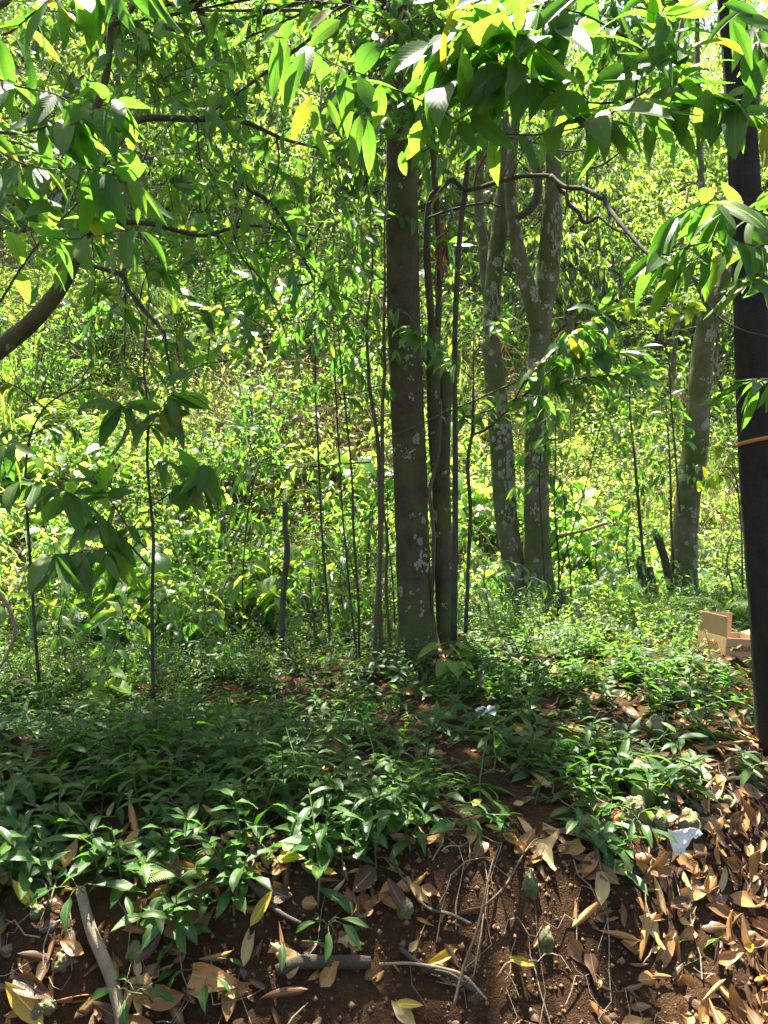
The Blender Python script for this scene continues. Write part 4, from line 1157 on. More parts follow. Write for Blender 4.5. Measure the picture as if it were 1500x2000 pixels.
# ------------------------------------------------------------------ broad-leaved plants on the slope
M_EAR = leaf_mat('leaf_elephant_ear', [(0, (0.07, 0.15, 0.03)), (1, (0.1, 0.19, 0.04))], [(0, (0.3, 0.52, 0.03)), (1, (0.5, 0.62, 0.04))], .45, .35, .5, True)
B_EAR = [blade_mesh('ear_blade', M_EAR, 'heart', .62, .6, .3, .02, .1, 0, 6, 120), blade_mesh('ear_blade', M_EAR, 'ovate', .42, .3, .35, .02, -.2, 0, 6, 121)]


def broad_plant(px, py, d, n, L, label):
    b = P(px, py, d); b.z = gz1(b.x, b.y)
    e = tag(empty('broad_leaved_plant', b), label, 'plant')
    g = Geo(); tips = []
    hh = max(.25, P(px, py, d).z - b.z)
    for i in range(n):
        an = random.random() * 6.28; r_ = random.uniform(.1, .4) * L * 1.2
        t = b + Vector((math.cos(an) * r_ * 1.6, math.sin(an) * r_, hh * random.uniform(.75, 1.1)))
        tube(g, [b, b.lerp(t, .5) + Vector((0, 0, .1 * hh)), t], [.014, .011, .007], 6)
        tips.append((t, an))
    obj('stalk', g.mesh('stalk', [M_GSTEM]), e)
    for t, an in tips:
        up = random.choice([-.5, -.1, .8, 1.2])
        put_leaf('leaf', random.choice(B_EAR), e, t, Vector((math.cos(an), math.sin(an) * .6, up)), Vector((random.gauss(0, .4), -.8, .8)), L * random.uniform(.7, 1.15))


for i, (px, py, d, n, L, lb) in enumerate([(310, 560, 13.5, 5, .62, 'elephant-ear plant with one tall upright leaf below the crooked left bough'), (235, 585, 13.2, 6, .5, 'elephant-ear clump low on the slope behind the leaning trunk'),
                                        (185, 610, 12.6, 6, .5, 'yellowing elephant-ear plant nearest the leaning trunk'), (355, 600, 13.0, 5, .45, 'broad pale-leaved plant right of the tallest elephant-ear leaf'),
                                        (275, 625, 12.2, 6, .42, 'elephant-ear plant in front of its clump on the slope'), (505, 560, 13, 5, .45, 'broad bright leaves on the slope under the hanging twigs')]):
    broad_plant(px, py, d, n, L, lb)
B_FAN = blade_mesh('fan_leaflet', M_MID, 'lance', .13, .9, .3, 0, 0, 0, 4, 130)


def fan_plant(px, py, d, L, label):
    t = P(px, py, d); b = Vector((t.x + .05, t.y, gz1(t.x, t.y)))
    e = tag(empty('fan_palm', b), label, 'palm')
    g = Geo(); tube(g, [b, b.lerp(t, .5) + Vector((.02, 0, 0)), t], [.012, .01, .007], 6)
    obj('stalk', g.mesh('stalk', [M_GSTEM]), e)
    for i in range(15):
        a = -1.9 + 3.8 * i / 14
        put_leaf('leaflet', B_FAN, e, t, Vector((math.sin(a), -.3, math.cos(a) * .5 - .1)), Vector((0, -.9, .5)), L * (1 - .25 * abs(a) / 1.9))


fan_plant(480, 835, 8.6, .3, 'fan-shaped palm leaf on a pale stalk in the dry tangle')


def fern(px, py, d, n, L, label, name='fern', mat=M_HILL):
    b = G(px, py) if d is None else P(px, py, d)
    b.z = gz1(b.x, b.y)
    e = tag(empty(name, b), label, 'fern')
    for i in range(n):
        an = i * 6.28 / n + random.random(); h = L * random.uniform(.8, 1.15)
        g = Geo(); ca, sa = math.cos(an), math.sin(an)
        path = np.array([[ca * h * t, sa * h * t, h * (1.2 * t - .8 * t * t)] for t in np.linspace(0, 1, 8)])
        tube(g, path, np.linspace(.004, .001, 8), 4, 1, cap=False)
        m = 20; t = np.repeat(np.linspace(.18, .98, m), 2)
        pp = np.stack([np.interp(t, np.linspace(0, 1, 8), path[:, c]) for c in range(3)], -1)
        sg = np.tile([1, -1], m)[:, None]
        leaves(g, pp, np.array([-sa, ca, 0]) * sg + np.array([ca, sa, 0]) * .3, np.tile([0, 0, 1.0], (2 * m, 1)), L * .34 * np.sin(math.pi * (1 - t) ** .75 * .92 + .1), L * .045, .5, .1, 3, 'lance', 0, R.random(2 * m))
        o = bpy.data.objects.new('frond', g.mesh('frond', [mat, M_GSTEM])); COL.objects.link(o); o.parent = e


fern(1405, 1165, 7.0, 8, .55, 'bright arching fern just behind the cardboard box')
fern(1440, 1140, 7.8, 7, .5, 'arching fern half hidden by the almost black trunk')
fern(350, 1720, None, 5, .14, 'tiny lace fern on the soil below the leafy bank', mat=M_LIME)
fern(1270, 1190, 7.4, 6, .35, 'low fern at the foot of the leaning lichened trunk')

# ------------------------------------------------------------------ saplings with separate leaves
def sapling(label, stem, twigs, mat=M_STEM, blades=B_SAP, name='sapling', cat='sapling', n_side=0, side_L=.3, per=5, L=.13, droop=.8, span=(.1, .9), yellow=.03, group=None, sides=7):
    """stem (px,py,d,w) polyline from the ground up; twigs as for bough(); n_side random side shoots"""
    base = P(*stem[0][:3])
    e = tag(empty(name, base), label, cat, group)
    g = Geo()
    c = limb(g, [(a_, b_, c_, w_ * .78) for a_, b_, c_, w_ in stem], 6, sides, 0, .07, len(bpy.data.objects) % 97, wob=.02)
    tw = []
    for pl, n, l, dr, up in twigs:
        tw.append((limb(g, pl, 4, 5, 0, .05, 3), n, l, dr, up))
    for i in range(n_side):
        f = (span[0] + (span[1] - span[0]) * (i + random.random()) / n_side) * (len(c) - 1)
        p = np.array(c[int(f)][:3]); an = i * 2.4 + random.random()
        ln = side_L * random.uniform(.5, 1.2)
        q = np.array([p, p + np.array([math.cos(an) * .5, math.sin(an) * .5, .12]) * ln, p + np.array([math.cos(an), math.sin(an), -.05]) * ln])
        tube(g, q, [.004, .003, .0015], 4, 0, cap=False)
        tw.append((q, per, L, droop, 0))
    obj('stem', g.mesh('stem', [mat]), e)
    for q, n, l, dr, up in tw:
        twig_leaves(e, q, n, l, blades, dr, .25, yellow, up=up, cluster=.2)
    return e


# large-leaved sapling on the left
sapling('slender sapling with big drooping oval leaves left of the sawn stake', [(303, 1362, 3.6, 10), (300, 1200, 3.6, 9), (297, 1050, 3.6, 8), (293, 900, 3.6, 7), (289, 800, 3.6, 6), (286, 700, 3.6, 5), (283, 560, 3.6, 3), (281, 430, 3.6, 2)],
        [([(290, 1105, 3.6, 4), (240, 1050, 3.4, 3.5), (170, 985, 3.2, 3), (110, 950, 3.1, 2.5), (40, 935, 3.0, 2)], 25, 0.213, .55, .1), ([(288, 1075, 3.6, 3), (250, 1030, 3.4, 3), (215, 975, 3.3, 2), (180, 930, 3.2, 2)], 17, 0.202, .5, .1),
         ([(294, 990, 3.6, 3), (330, 965, 3.5, 3), (370, 935, 3.4, 2), (400, 905, 3.35, 2)], 20, 0.190, .7, .05), ([(287, 845, 3.6, 3), (295, 830, 3.5, 3), (320, 790, 3.4, 2), (345, 760, 3.4, 2)], 19, 0.213, .9, 0), ([(288, 840, 3.6, 3), (260, 810, 3.5, 3), (235, 790, 3.4, 2)], 12, 0.202, .7, .05),
         ([(245, 1060, 3.4, 3), (200, 1070, 3.2, 2), (140, 1080, 3.0, 2), (90, 1085, 2.9, 2)], 19, 0.213, .7, .05), ([(230, 1020, 3.4, 2), (225, 1060, 3.3, 2), (215, 1090, 3.2, 2)], 9, 0.213, 1.2, 0), ([(292, 920, 3.6, 3), (330, 900, 3.5, 2), (400, 960, 3.4, 2)], 9, 0.168, .7, 0)],
        blades=B_NEAR, yellow=.05)
sapling('small-leaved sapling in front of the hillside at the photo edge', [(80, 1330, 4.2, 8), (60, 1100, 4.2, 7), (55, 900, 4.2, 6), (90, 800, 4.2, 5), (160, 740, 4.2, 3), (230, 690, 4.2, 2)],
        [([(90, 800, 4.2, 4), (40, 760, 4.2, 3), (0, 740, 4.2, 2), (-40, 700, 4.2, 2)], 22, .11, .9, 0), ([(120, 770, 4.2, 3), (180, 760, 4.2, 2.5), (220, 790, 4.2, 2)], 16, .11, .9, 0), ([(60, 850, 4.2, 3), (110, 830, 4.2, 3), (160, 840, 4.2, 2)], 16, .12, .8, 0),
         ([(160, 740, 4.2, 3), (180, 700, 4.2, 2), (170, 640, 4.2, 2)], 16, .1, .9, 0), ([(60, 870, 4.2, 3), (20, 840, 4.2, 2), (-30, 850, 4.2, 2)], 14, .12, .8, 0), ([(200, 710, 4.2, 2), (250, 720, 4.2, 2), (290, 760, 4.2, 2)], 12, .1, .8, 0)], yellow=.03)
# the thin stems between stake and main trunk
sapling('thin black stem leaning left, outer one of the pair left of the main trunk', [(693, 1282, 5.0, 6), (684, 1130, 5, 5), (674, 1000, 5, 5), (664, 880, 5, 4.5), (655, 760, 5, 4), (650, 640, 5, 3), (648, 560, 5, 2)], [], n_side=9, side_L=.35, per=5, L=.14, span=(.62, 1))
sapling('thin black stem with a level side branch, nearer the main trunk of the pair', [(703, 1284, 5.05, 7), (698, 1180, 5.05, 6), (690, 1050, 5.05, 6), (684, 920, 5.05, 5), (676, 800, 5.05, 5), (668, 720, 5.05, 4), (664, 600, 5.05, 3), (660, 480, 5.05, 2)], [([(725, 903, 5.0, 3), (690, 905, 5, 4), (640, 910, 5, 3), (590, 912, 5, 3), (540, 908, 5, 2), (490, 900, 5, 2)], 14, .13, .7, .05)], n_side=9, side_L=.4, per=6, L=.15, span=(.6, 1))
sapling('leafy sapling with long drooping leaves behind the thin black stems', [(640, 1250, 5.6, 6), (630, 1000, 5.6, 6), (618, 800, 5.6, 5), (610, 650, 5.6, 4), (612, 520, 5.6, 3), (620, 430, 5.6, 2)], [], n_side=10, side_L=.5, per=6, L=.18, span=(.5, 1), droop=.9)
vines = sapling('brown woody climber rising straight beside the main trunk', [(742, 1290, 4.95, 12), (738, 1150, 4.95, 11), (737, 1000, 4.95, 11), (733, 870, 4.95, 10), (726, 740, 4.95, 9), (720, 640, 4.95, 7), (722, 500, 4.95, 5), (715, 380, 4.95, 4)], [], mat=M_VINE, name='woody_climber', cat='vine', n_side=10, side_L=.35, per=6, L=.13, span=(.55, 1))
sapling('paler woody climber twining against the brown one', [(735, 1288, 4.9, 10), (738, 1180, 4.9, 11), (746, 1060, 4.9, 11), (749, 930, 4.9, 10), (752, 800, 4.9, 9), (748, 700, 4.9, 9), (755, 600, 4.9, 7), (748, 480, 4.9, 5), (752, 380, 4.9, 4)], [([(752, 855, 4.9, 3), (800, 838, 4.85, 3), (850, 815, 4.8, 4), (910, 790, 4.7, 4), (965, 765, 4.6, 4), (1030, 735, 4.5, 4), (1085, 700, 4.4, 3), (1130, 665, 4.3, 3), (1180, 640, 4.2, 2)], 26, .14, .6, .1)], mat=M_VINE, name='woody_climber', cat='vine', n_side=6, side_L=.3, per=5, L=.12, span=(.6, 1))
sapling('dark climber stem tight on the left side of the main trunk base', [(757, 1285, 5.1, 8), (757, 1150, 5.1, 8), (755, 1050, 5.1, 7), (752, 960, 5.1, 6), (750, 860, 5.15, 4)], [], mat=M_VINE, name='woody_climber', cat='vine')
# right of the main trunk
sapling('straight dark sapling right of the main trunk with a leafy side branch', [(913, 1236, 4.6, 11), (914, 1120, 4.6, 10), (915, 1000, 4.6, 10), (918, 900, 4.6, 9), (920, 826, 4.6, 8), (922, 740, 4.6, 4), (925, 640, 4.6, 2)],
        [([(920, 850, 4.6, 5), (950, 838, 4.5, 5), (985, 808, 4.45, 4), (1020, 775, 4.4, 4), (1060, 772, 4.3, 3), (1110, 745, 4.2, 3), (1170, 735, 4.1, 3), (1240, 728, 4.0, 2)], 60, 0.168, .5, .1),
         ([(1000, 790, 4.4, 3), (1030, 740, 4.3, 3), (1080, 690, 4.2, 2.5), (1130, 640, 4.1, 2), (1180, 610, 4.1, 2)], 52, 0.179, .6, .1), ([(1020, 775, 4.4, 3), (1070, 730, 4.25, 3), (1120, 700, 4.2, 2), (1190, 690, 4.1, 2), (1250, 680, 4.1, 2)], 52, 0.168, .5, .1),
         ([(920, 830, 4.6, 3), (905, 815, 4.6, 6), (925, 812, 4.55, 4), (960, 800, 4.5, 2)], 13, 0.157, .6, .1), ([(922, 740, 4.6, 3), (880, 700, 4.55, 2), (840, 660, 4.5, 2), (800, 640, 4.5, 2)], 31, 0.146, .7, .1), ([(922, 700, 4.6, 2), (960, 640, 4.5, 2), (1000, 590, 4.45, 2)], 19, 0.157, .7, 0)])
sapling('wand-thin sapling in front of the lichened trunk fork', [(1062, 1170, 6.6, 5), (1058, 1050, 6.6, 5), (1054, 950, 6.6, 4), (1052, 860, 6.6, 3), (1050, 780, 6.6, 2)], [], n_side=12, side_L=.22, per=6, L=.14, span=(.45, 1), droop=1.1, blades=B_SAP)
sapling('thin dark stem just right of the lichened trunks', [(1092, 1215, 6.4, 6), (1090, 1100, 6.4, 5), (1086, 980, 6.4, 4), (1082, 860, 6.4, 3), (1080, 780, 6.4, 2)], [], n_side=7, side_L=.2, per=5, L=.13, span=(.7, 1))
sapling('short thin dark stem standing in the ground cover right of the lichened trunks', [(1113, 1212, 6.3, 4), (1111, 1120, 6.3, 4), (1108, 1030, 6.3, 3), (1104, 940, 6.3, 2)], [], n_side=6, side_L=.15, per=4, L=.1, span=(.6, 1))
sapling('straight dark wand leaning rightward between the two pale trees', [(1093, 1135, 6.5, 4), (1110, 1065, 6.5, 4), (1140, 955, 6.5, 3.5), (1170, 845, 6.5, 3), (1192, 770, 6.5, 2), (1200, 735, 6.5, 2)], [], n_side=3, side_L=.15, per=4, L=.12, span=(.85, 1))
sapling('upright leafy sapling left of the leaning lichened trunk', [(1266, 1172, 7.6, 12), (1255, 1090, 7.6, 10), (1247, 1000, 7.6, 8), (1240, 900, 7.6, 6), (1233, 800, 7.6, 4), (1230, 720, 7.6, 2)], [], n_side=22, side_L=.38, per=7, L=.13, span=(.3, 1), yellow=.02)
sapling('slim leafy sapling touching the leaning lichened trunk', [(1312, 1120, 7.7, 7), (1314, 1000, 7.7, 6), (1312, 900, 7.7, 5), (1306, 830, 7.7, 3), (1303, 760, 7.7, 2)], [], n_side=14, side_L=.35, per=6, L=.14, span=(.4, 1))
sapling('sprig of round yellow-green leaves arching behind the leaning lichened trunk', [(1450, 1150, 7.4, 5), (1446, 1050, 7.4, 4), (1440, 950, 7.4, 4), (1425, 915, 7.4, 3), (1400, 918, 7.4, 2), (1376, 940, 7.4, 2)], [([(1440, 960, 7.4, 3), (1420, 930, 7.4, 2), (1385, 935, 7.4, 2), (1372, 950, 7.4, 2)], 9, .14, .9, 0), ([(1442, 900, 7.4, 2), (1420, 880, 7.4, 2), (1395, 870, 7.4, 2)], 7, .13, .7, 0)], blades=B_LIME, yellow=0)
sapling('lime-leaved shoot lit by the sun above the crooked limb', [(1330, 1000, 7.2, 5), (1310, 800, 7.2, 4), (1300, 690, 7.2, 3), (1270, 640, 7.2, 2)], [([(1300, 690, 7.2, 2), (1250, 610, 7.2, 2), (1230, 590, 7.2, 2)], 9, .2, .3, 0), ([(1300, 680, 7.2, 2), (1310, 620, 7.2, 2), (1330, 570, 7.2, 2)], 9, .2, .3, 0), ([(1300, 680, 7.2, 2), (1330, 610, 7.2, 2), (1350, 600, 7.2, 2)], 6, .2, .3, 0)], blades=B_LIME, yellow=0)
# more stems on the left
sapling('leafy shoot rising left of the sawn stake', [(480, 1290, 6.6, 5), (478, 1150, 6.6, 4), (484, 1020, 6.6, 4), (500, 930, 6.6, 3), (520, 890, 6.6, 2)], [], n_side=12, side_L=.3, per=5, L=.15, span=(.4, 1))
sapling('low leafy sapling hugging the left side of the main trunk', [(770, 1280, 5.6, 5), (765, 1150, 5.6, 4), (760, 1030, 5.6, 3), (762, 950, 5.6, 2)], [], n_side=12, side_L=.25, per=5, L=.12, span=(.2, 1))

for lab_, x_, y0_, y1_, d_ in [('knee-high leafy shrub between the stake and the paired black stems', 610, 1275, 1090, 6.0), ('leafy shrub filling the gap left of the woody climbers', 668, 1265, 1110, 6.4), ('low shrub between the straight dark sapling and the lichened trunks', 955, 1235, 1080, 5.8),
                               ('leafy shrub in front of the lichened trunks', 1010, 1225, 1110, 6.3), ('bushy shrub in the sun midway between the two pale trees', 1170, 1205, 1050, 7.0), ('bright shrub left of the rotten stumps', 1225, 1190, 1020, 7.6),
                               ('shaded shrub at the foot of the large-leaved sapling', 235, 1345, 1190, 4.9), ('shaded shrub right of the large-leaved sapling', 365, 1320, 1180, 5.4), ('shaded leafy shrub near the photo edge on the left', 120, 1345, 1170, 4.8), ('leafy shrub behind the cardboard box', 1425, 1195, 1050, 7.2)]:
    sapling(lab_, [(x_, y0_, d_, 6), (x_ + 4, (2 * y0_ + y1_) / 3, d_, 5), (x_ - 5, (y0_ + 2 * y1_) / 3, d_, 4), (x_ + 3, y1_, d_, 2)], [], mat=M_GSTEM, name='shrub', cat='shrub', n_side=13, side_L=.3, per=5, L=.12, droop=.5, span=(.1, 1), yellow=.02)

# stake, stumps, dead wood -------------------------------------------------
M_STAKE = bark_mat('stake_bark', (0.05, 0.045, 0.03), (0.12, 0.11, 0.075), lichen=.25, moss=.35, scale=2)
g = Geo(); limb(g, [(547, 1325, 6.0, 14), (550, 1240, 6, 12), (554, 1150, 6, 12), (561, 1075, 6, 12), (557, 1030, 6, 11), (557, 981, 6, 11)], 6, 12, 0, .07, 5)
o = obj('stake', g.mesh('stake', [M_STAKE])); tag(o, 'crooked sawn-off wooden stake standing alone in the clearing', 'stake')


def deadwood(name, label, cat, pp, mat, bump=.08, sides=8, kids=()):
    g = Geo(); limb(g, pp, 5, sides, 0, bump, len(label), wob=.01)
    for k in kids: limb(g, k, 4, 6, 0, bump, 4)
    return tag(obj(name, g.mesh(name, [mat])), label, cat)


deadwood('tree_stump', 'thin broken stump with a slanted top left of the leaning lichened trunk', 'stump', [(1308, 1150, 7.8, 16), (1298, 1090, 7.8, 15), (1288, 1060, 7.8, 14), (1280, 1044, 7.8, 12)], M_BRANCH, .12, 12)
deadwood('tree_stump', 'squat rotten stump at the foot of the leaning lichened trunk', 'stump', [(1279, 1190, 7.6, 24), (1275, 1150, 7.6, 17), (1270, 1120, 7.6, 14), (1268, 1106, 7.6, 11)], M_BRANCH, .15, 14)
deadwood('tree_stump', 'leaning split stump left of the squat rotten one', 'stump', [(1266, 1190, 7.5, 18), (1258, 1150, 7.5, 15), (1250, 1110, 7.5, 12), (1249, 1085, 7.5, 7)], M_BRANCH, .15, 12)
deadwood('tree_stump', 'short pale cut stump beside the lichened trunks', 'stump', [(1097, 1220, 6.9, 20), (1096, 1180, 6.9, 17), (1095, 1150, 6.9, 16)], M_VINE, .08, 14)
deadwood('fallen_branch', 'pale dead branch lying level between the two pale trees', 'branch', [(1085, 1046, 8, 6), (1120, 1040, 8, 6), (1150, 1033, 8, 7), (1186, 1021, 8, 7)], M_STICK)
deadwood('fallen_branch', 'dark broken branch lying in the ground cover right of the main trunk', 'branch', [(1030, 1280, 4.9, 8), (1060, 1266, 4.9, 9), (1100, 1255, 4.9, 10)], M_BRANCH)
deadwood('fallen_branch', 'long dark twig lying across the plants below the lichened trunks', 'branch', [(920, 1285, 4.8, 4), (980, 1262, 4.8, 4), (1040, 1250, 4.8, 3), (1105, 1245, 4.8, 2)], M_BRANCH)
deadwood('root', 'bare whitish branching root at the photo edge above the bank', 'root', [(-30, 1130, 3.4, 7), (5, 1170, 3.4, 7), (28, 1225, 3.4, 7), (18, 1265, 3.4, 6), (0, 1300, 3.4, 5), (-30, 1340, 3.4, 4)], M_STICK, kids=[[(12, 1185, 3.4, 3), (40, 1230, 3.4, 2.5), (58, 1270, 3.4, 2)], [(10, 1280, 3.4, 4), (25, 1310, 3.4, 3), (45, 1335, 3.4, 2)]])


def on_ground(pts, lift=.01, n=5):
    """stick given by ground pixels (px, py, w)"""
    out = []
    for px, py, w in pts:
        q = G(px, py); out.append((np.array(q) + np.array([0, -.005, lift]), w / 3000 * q.y))
    c = catmull([np.append(p, r) for p, r in out], n)
    return np.array(c)


def stick(name, label, cat, pts, mat, kids=(), lift=.012, sides=8, bump=.1):
    g = Geo(); c = on_ground(pts, lift); tube(g, c[:, :3], c[:, 3], sides, 0, bump, seed=len(label))
    for k in kids:
        c = on_ground(k, lift); tube(g, c[:, :3], c[:, 3], 6, 0, bump)
    return tag(obj(name, g.mesh(name, [mat])), label, cat)


stick('stick', 'stout pale bark stick slanting down the left of the bank', 'stick', [(158, 1760, 20), (172, 1810, 22), (184, 1860, 24), (206, 1910, 26), (222, 1960, 26), (240, 2020, 27)], M_STICK, lift=.03, sides=14, bump=.2)
stick('root', 'dark smooth root curving down the bank through the leaves', 'root', [(392, 1640, 9), (430, 1668, 11), (462, 1705, 12), (490, 1742, 11), (540, 1790, 10), (590, 1825, 8)], M_BRANCH, lift=.02)
stick('log', 'short mossy brown log lying at the foot of the bank', 'log', [(540, 1905, 22), (590, 1897, 26), (640, 1893, 26), (690, 1890, 26), (722, 1888, 22)], M_BRANCH, lift=.01, sides=12)
stick('twig', 'long pale forked twig standing out from the dark soil', 'twig', [(885, 2010, 6.5), (905, 1930, 6), (930, 1860, 6), (945, 1800, 5), (960, 1730, 4), (975, 1680, 3)], M_VINE, [[(942, 1805, 4.5), (985, 1765, 4), (1015, 1720, 3.5), (1040, 1675, 3), (1060, 1662, 2)]], .05)
stick('twig', 'thin brown twig across the soil below the plants', 'twig', [(755, 1690, 4), (790, 1745, 5), (830, 1785, 6), (880, 1805, 7), (920, 1822, 8)], M_BRANCH, [[(850, 1795, 4), (870, 1770, 3), (880, 1740, 2)]], .025)
stick('twig', 'thin pale curved twig at the bottom among brown leaves', 'twig', [(740, 1915, 5), (800, 1915, 6), (870, 1922, 6), (910, 1945, 6), (950, 1985, 5)], M_STICK, [], .04)
stick('twig', 'dark stick lying left of the long forked twig', 'twig', [(780, 1865, 10), (830, 1900, 11), (880, 1925, 10), (930, 1960, 9)], M_BRANCH, [], .015)
stick('twig', 'grey twig with a small fork right of the long forked twig', 'twig', [(970, 1945, 5), (990, 1920, 5), (1020, 1912, 4), (1048, 1908, 3)], M_VINE, [[(985, 1925, 3), (1000, 1950, 3), (1015, 1990, 3)]], .04)
stick('root', 'pale thick root poking from the bank at the lower left', 'root', [(-40, 1745, 26), (0, 1715, 22), (35, 1680, 20), (65, 1662, 16), (100, 1655, 10)], M_STICK, [], .01, 10)
stick('twig', 'long bleached twig over the plants at the upper left bank', 'twig', [(0, 1570, 7), (40, 1590, 7), (90, 1608, 5), (130, 1620, 4)], M_STICK, [], .05)
stick('twig', 'thin dry twig rising through the plants on the bank', 'twig', [(430, 1605, 3), (470, 1560, 4), (510, 1535, 4), (530, 1505, 3)], M_STICK, [], .07)
stick('twig', 'thin dark fallen twig beneath the almost black trunk', 'twig', [(1290, 1400, 5), (1330, 1395, 6), (1365, 1383, 6)], M_BRANCH, [], .06)
stick('twig', 'short upright bleached twig beside the white scrap', 'twig', [(1425, 1600, 3), (1435, 1585, 3), (1430, 1570, 2)], M_STICK, [], .04)
stick('root', 'dark root running from the almost black trunk over the litter', 'root', [(1345, 1532, 8), (1390, 1535, 10), (1440, 1530, 14), (1490, 1545, 20)], M_BARKD, [], .01)
g = Geo(); q = G(15, 1470)
tube(g, [q + Vector((-.1, .1, -.1)), q + Vector((-.03, .02, .02)), q + Vector((-.02, -.08, -.06)), q + Vector((.02, -.16, -.25))], [.09, .07, .065, .06], 12, 0, .12)
tag(obj('root', g.mesh('root', [M_BRANCH])), 'thick brown root stub at the photo edge on the bank', 'root')


# rocks -----------------------------------------------------------------
def rock(px, py, w, h, label, seed, mat=M_ROCK, sink=.18):
    q = G(px, py + h / 2)
    W = w / 1500 * q.y; H = h / 1500 * q.y
    bm = bmesh.new(); bmesh.ops.create_icosphere(bm, subdivisions=4, radius=.5)
    for v in bm.verts:
        c = v.co.copy()
        f = 1 + .4 * mnoise.noise(c * 2.1 + Vector((seed * 3.1, 0, 0))) - .25 * abs(mnoise.noise(c * 4 + Vector((0, seed, 0)))) + .1 * mnoise.noise(c * 9) + .06 * mnoise.noise(c * 21)
        cell = mnoise.cell(c * 2.4 + Vector((seed, 0, 0))) * .1
        v.co = Vector((c.x * W * (f + cell), c.y * W * .8 * f, c.z * H * 1.25 * (f + cell)))
    me = bpy.data.meshes.new('rock'); bm.to_mesh(me); bm.free(); me.materials.append(mat)
    for p in me.polygons: p.use_smooth = (seed % 3 != 0)
    o = obj('rock', me); o.location = q + Vector((0, .02, H * (.5 - sink))); o.rotation_euler = (random.gauss(0, .2), random.gauss(0, .2), seed)
    tag(o, label, 'rock')


for i, a in enumerate([(1352, 1605, 60, 46, 'pale mossy rock above the white scrap'), (1290, 1608, 40, 40, 'grey rock wedged left of the pale mossy rock'), (1245, 1590, 50, 62, 'craggy mossy limestone in the bank below the plants'), (1345, 1495, 70, 40, 'flat green mossy rock near the almost black trunk'),
                       (1285, 1425, 40, 50, 'rounded mossy rock half hidden in the ground cover'), (1038, 1738, 32, 56, 'upright mossy rock on the bare soil'), (1068, 1845, 34, 50, 'small yellowish rock at the foot of the soil bank'), (540, 1692, 22, 26, 'small pale stone beside two yellow leaves'),
                       (75, 1985, 56, 40, 'pale rounded stone at the very bottom'), (10, 1870, 30, 30, 'pale stone at the photo edge low on the bank'), (118, 1882, 44, 34, 'green mossy stone left of the pale stick'), (258, 1870, 42, 34, 'moss-covered stone right of the pale stick'),
                       (68, 1795, 30, 26, 'round grey stone above the mossy stone'), (1185, 1520, 60, 40, 'dark mossy rock under the leafy edge of the bank'), (1300, 1555, 34, 24, 'little pale stone between the rocks'), (1430, 1620, 36, 24, 'crumbling pale stone right of the pale mossy rock'),
                       (860, 1655, 22, 16, 'tan pebble in the soil under the yellow leaf'), (790, 1775, 40, 36, 'dark green mossy stone beside the twig'), (1260, 1555, 46, 40, 'rough limestone chunk at the crest of the bank'), (1150, 1610, 40, 30, 'half-buried stone under the right-hand plants'), (1420, 1565, 40, 22, 'low stone in the brown leaves by the dark root')]):
    rock(*a, seed=i + 1)

# cardboard box -----------------------------------------------------------
M_CARD = plain_mat('cardboard', (0.46, 0.3, 0.16), (0.4, 0.255, 0.13), .85, 8, .05)
M_PRINT = plain_mat('red_print', (0.3, 0.06, 0.03), (0.22, 0.05, 0.03), .8, 30, 0)
bq = G(1416, 1284) + Vector((0, 0, .008))
BX = tag(empty('cardboard_box', bq), 'open brown cardboard box with red lettering on the forest floor', 'box')
BX.rotation_euler = (rad(2), rad(5), rad(16))


def panel(name, x0, x1, y0, y1, z0, z1, label=None, rot=None):
    bm = bmesh.new(); bmesh.ops.create_cube(bm, size=1)
    for v in bm.verts:
        v.co = Vector(((x0 + x1) / 2 + v.co.x * (x1 - x0), (y0 + y1) / 2 + v.co.y * (y1 - y0), (z0 + z1) / 2 + v.co.z * (z1 - z0)))
    if rot: bmesh.ops.rotate(bm, verts=bm.verts, cent=rot[0], matrix=Matrix.Rotation(rot[1], 3, rot[2]))
    me = bpy.data.meshes.new(name); bm.to_mesh(me); bm.free(); me.materials.append(M_CARD)
    o = bpy.data.objects.new(name, me); COL.objects.link(o); o.parent = BX
    if label: o['label'] = label
    return o


bw, bd, bh, th = .33, .27, .115, .006
panel('base', th, bw - th, th, bd - th, 0, th)
fp = panel('side_panel', 0, bw, -.0005, th, 0, bh)
lp = panel('side_panel', -.0005, th, th, bd - th, 0, bh)
panel('side_panel', bw - th, bw, th, bd - th, 0, bh)
panel('side_panel', 0, bw, bd - th, bd, 0, bh)
panel('flap', .001, th, .006, bd - .006, bh + .001, bh + .135, 'tall upright flap', ((0, 0, bh), rad(-4), 'Y'))
panel('flap', .006, bw * .78, bd - th, bd - .001, bh + .001, bh + .13, 'back flap standing up', ((0, bd, bh), rad(-3), 'X'))
panel('flap', bw - th, bw - .001, .01, bd - .01, bh + .001, bh + .1, 'side flap bent outward', ((bw, 0, bh), rad(75), 'Y'))


def lettering(txt, parent, loc, rot, size):
    cu = bpy.data.curves.new('lettering', 'FONT'); cu.body = txt; cu.size = size; cu.extrude = .0003; cu.align_x = 'CENTER'; cu.offset = .0008
    cu.materials.append(M_PRINT)
    t = bpy.data.objects.new('lettering_curve', cu); COL.objects.link(t)
    bpy.context.view_layer.update()
    me = bpy.data.meshes.new_from_object(t.evaluated_get(bpy.context.evaluated_depsgraph_get()))
    bpy.data.objects.remove(t)
    o = bpy.data.objects.new('lettering', me); COL.objects.link(o); o.parent = parent; o.location = loc; o.rotation_euler = rot
    return o


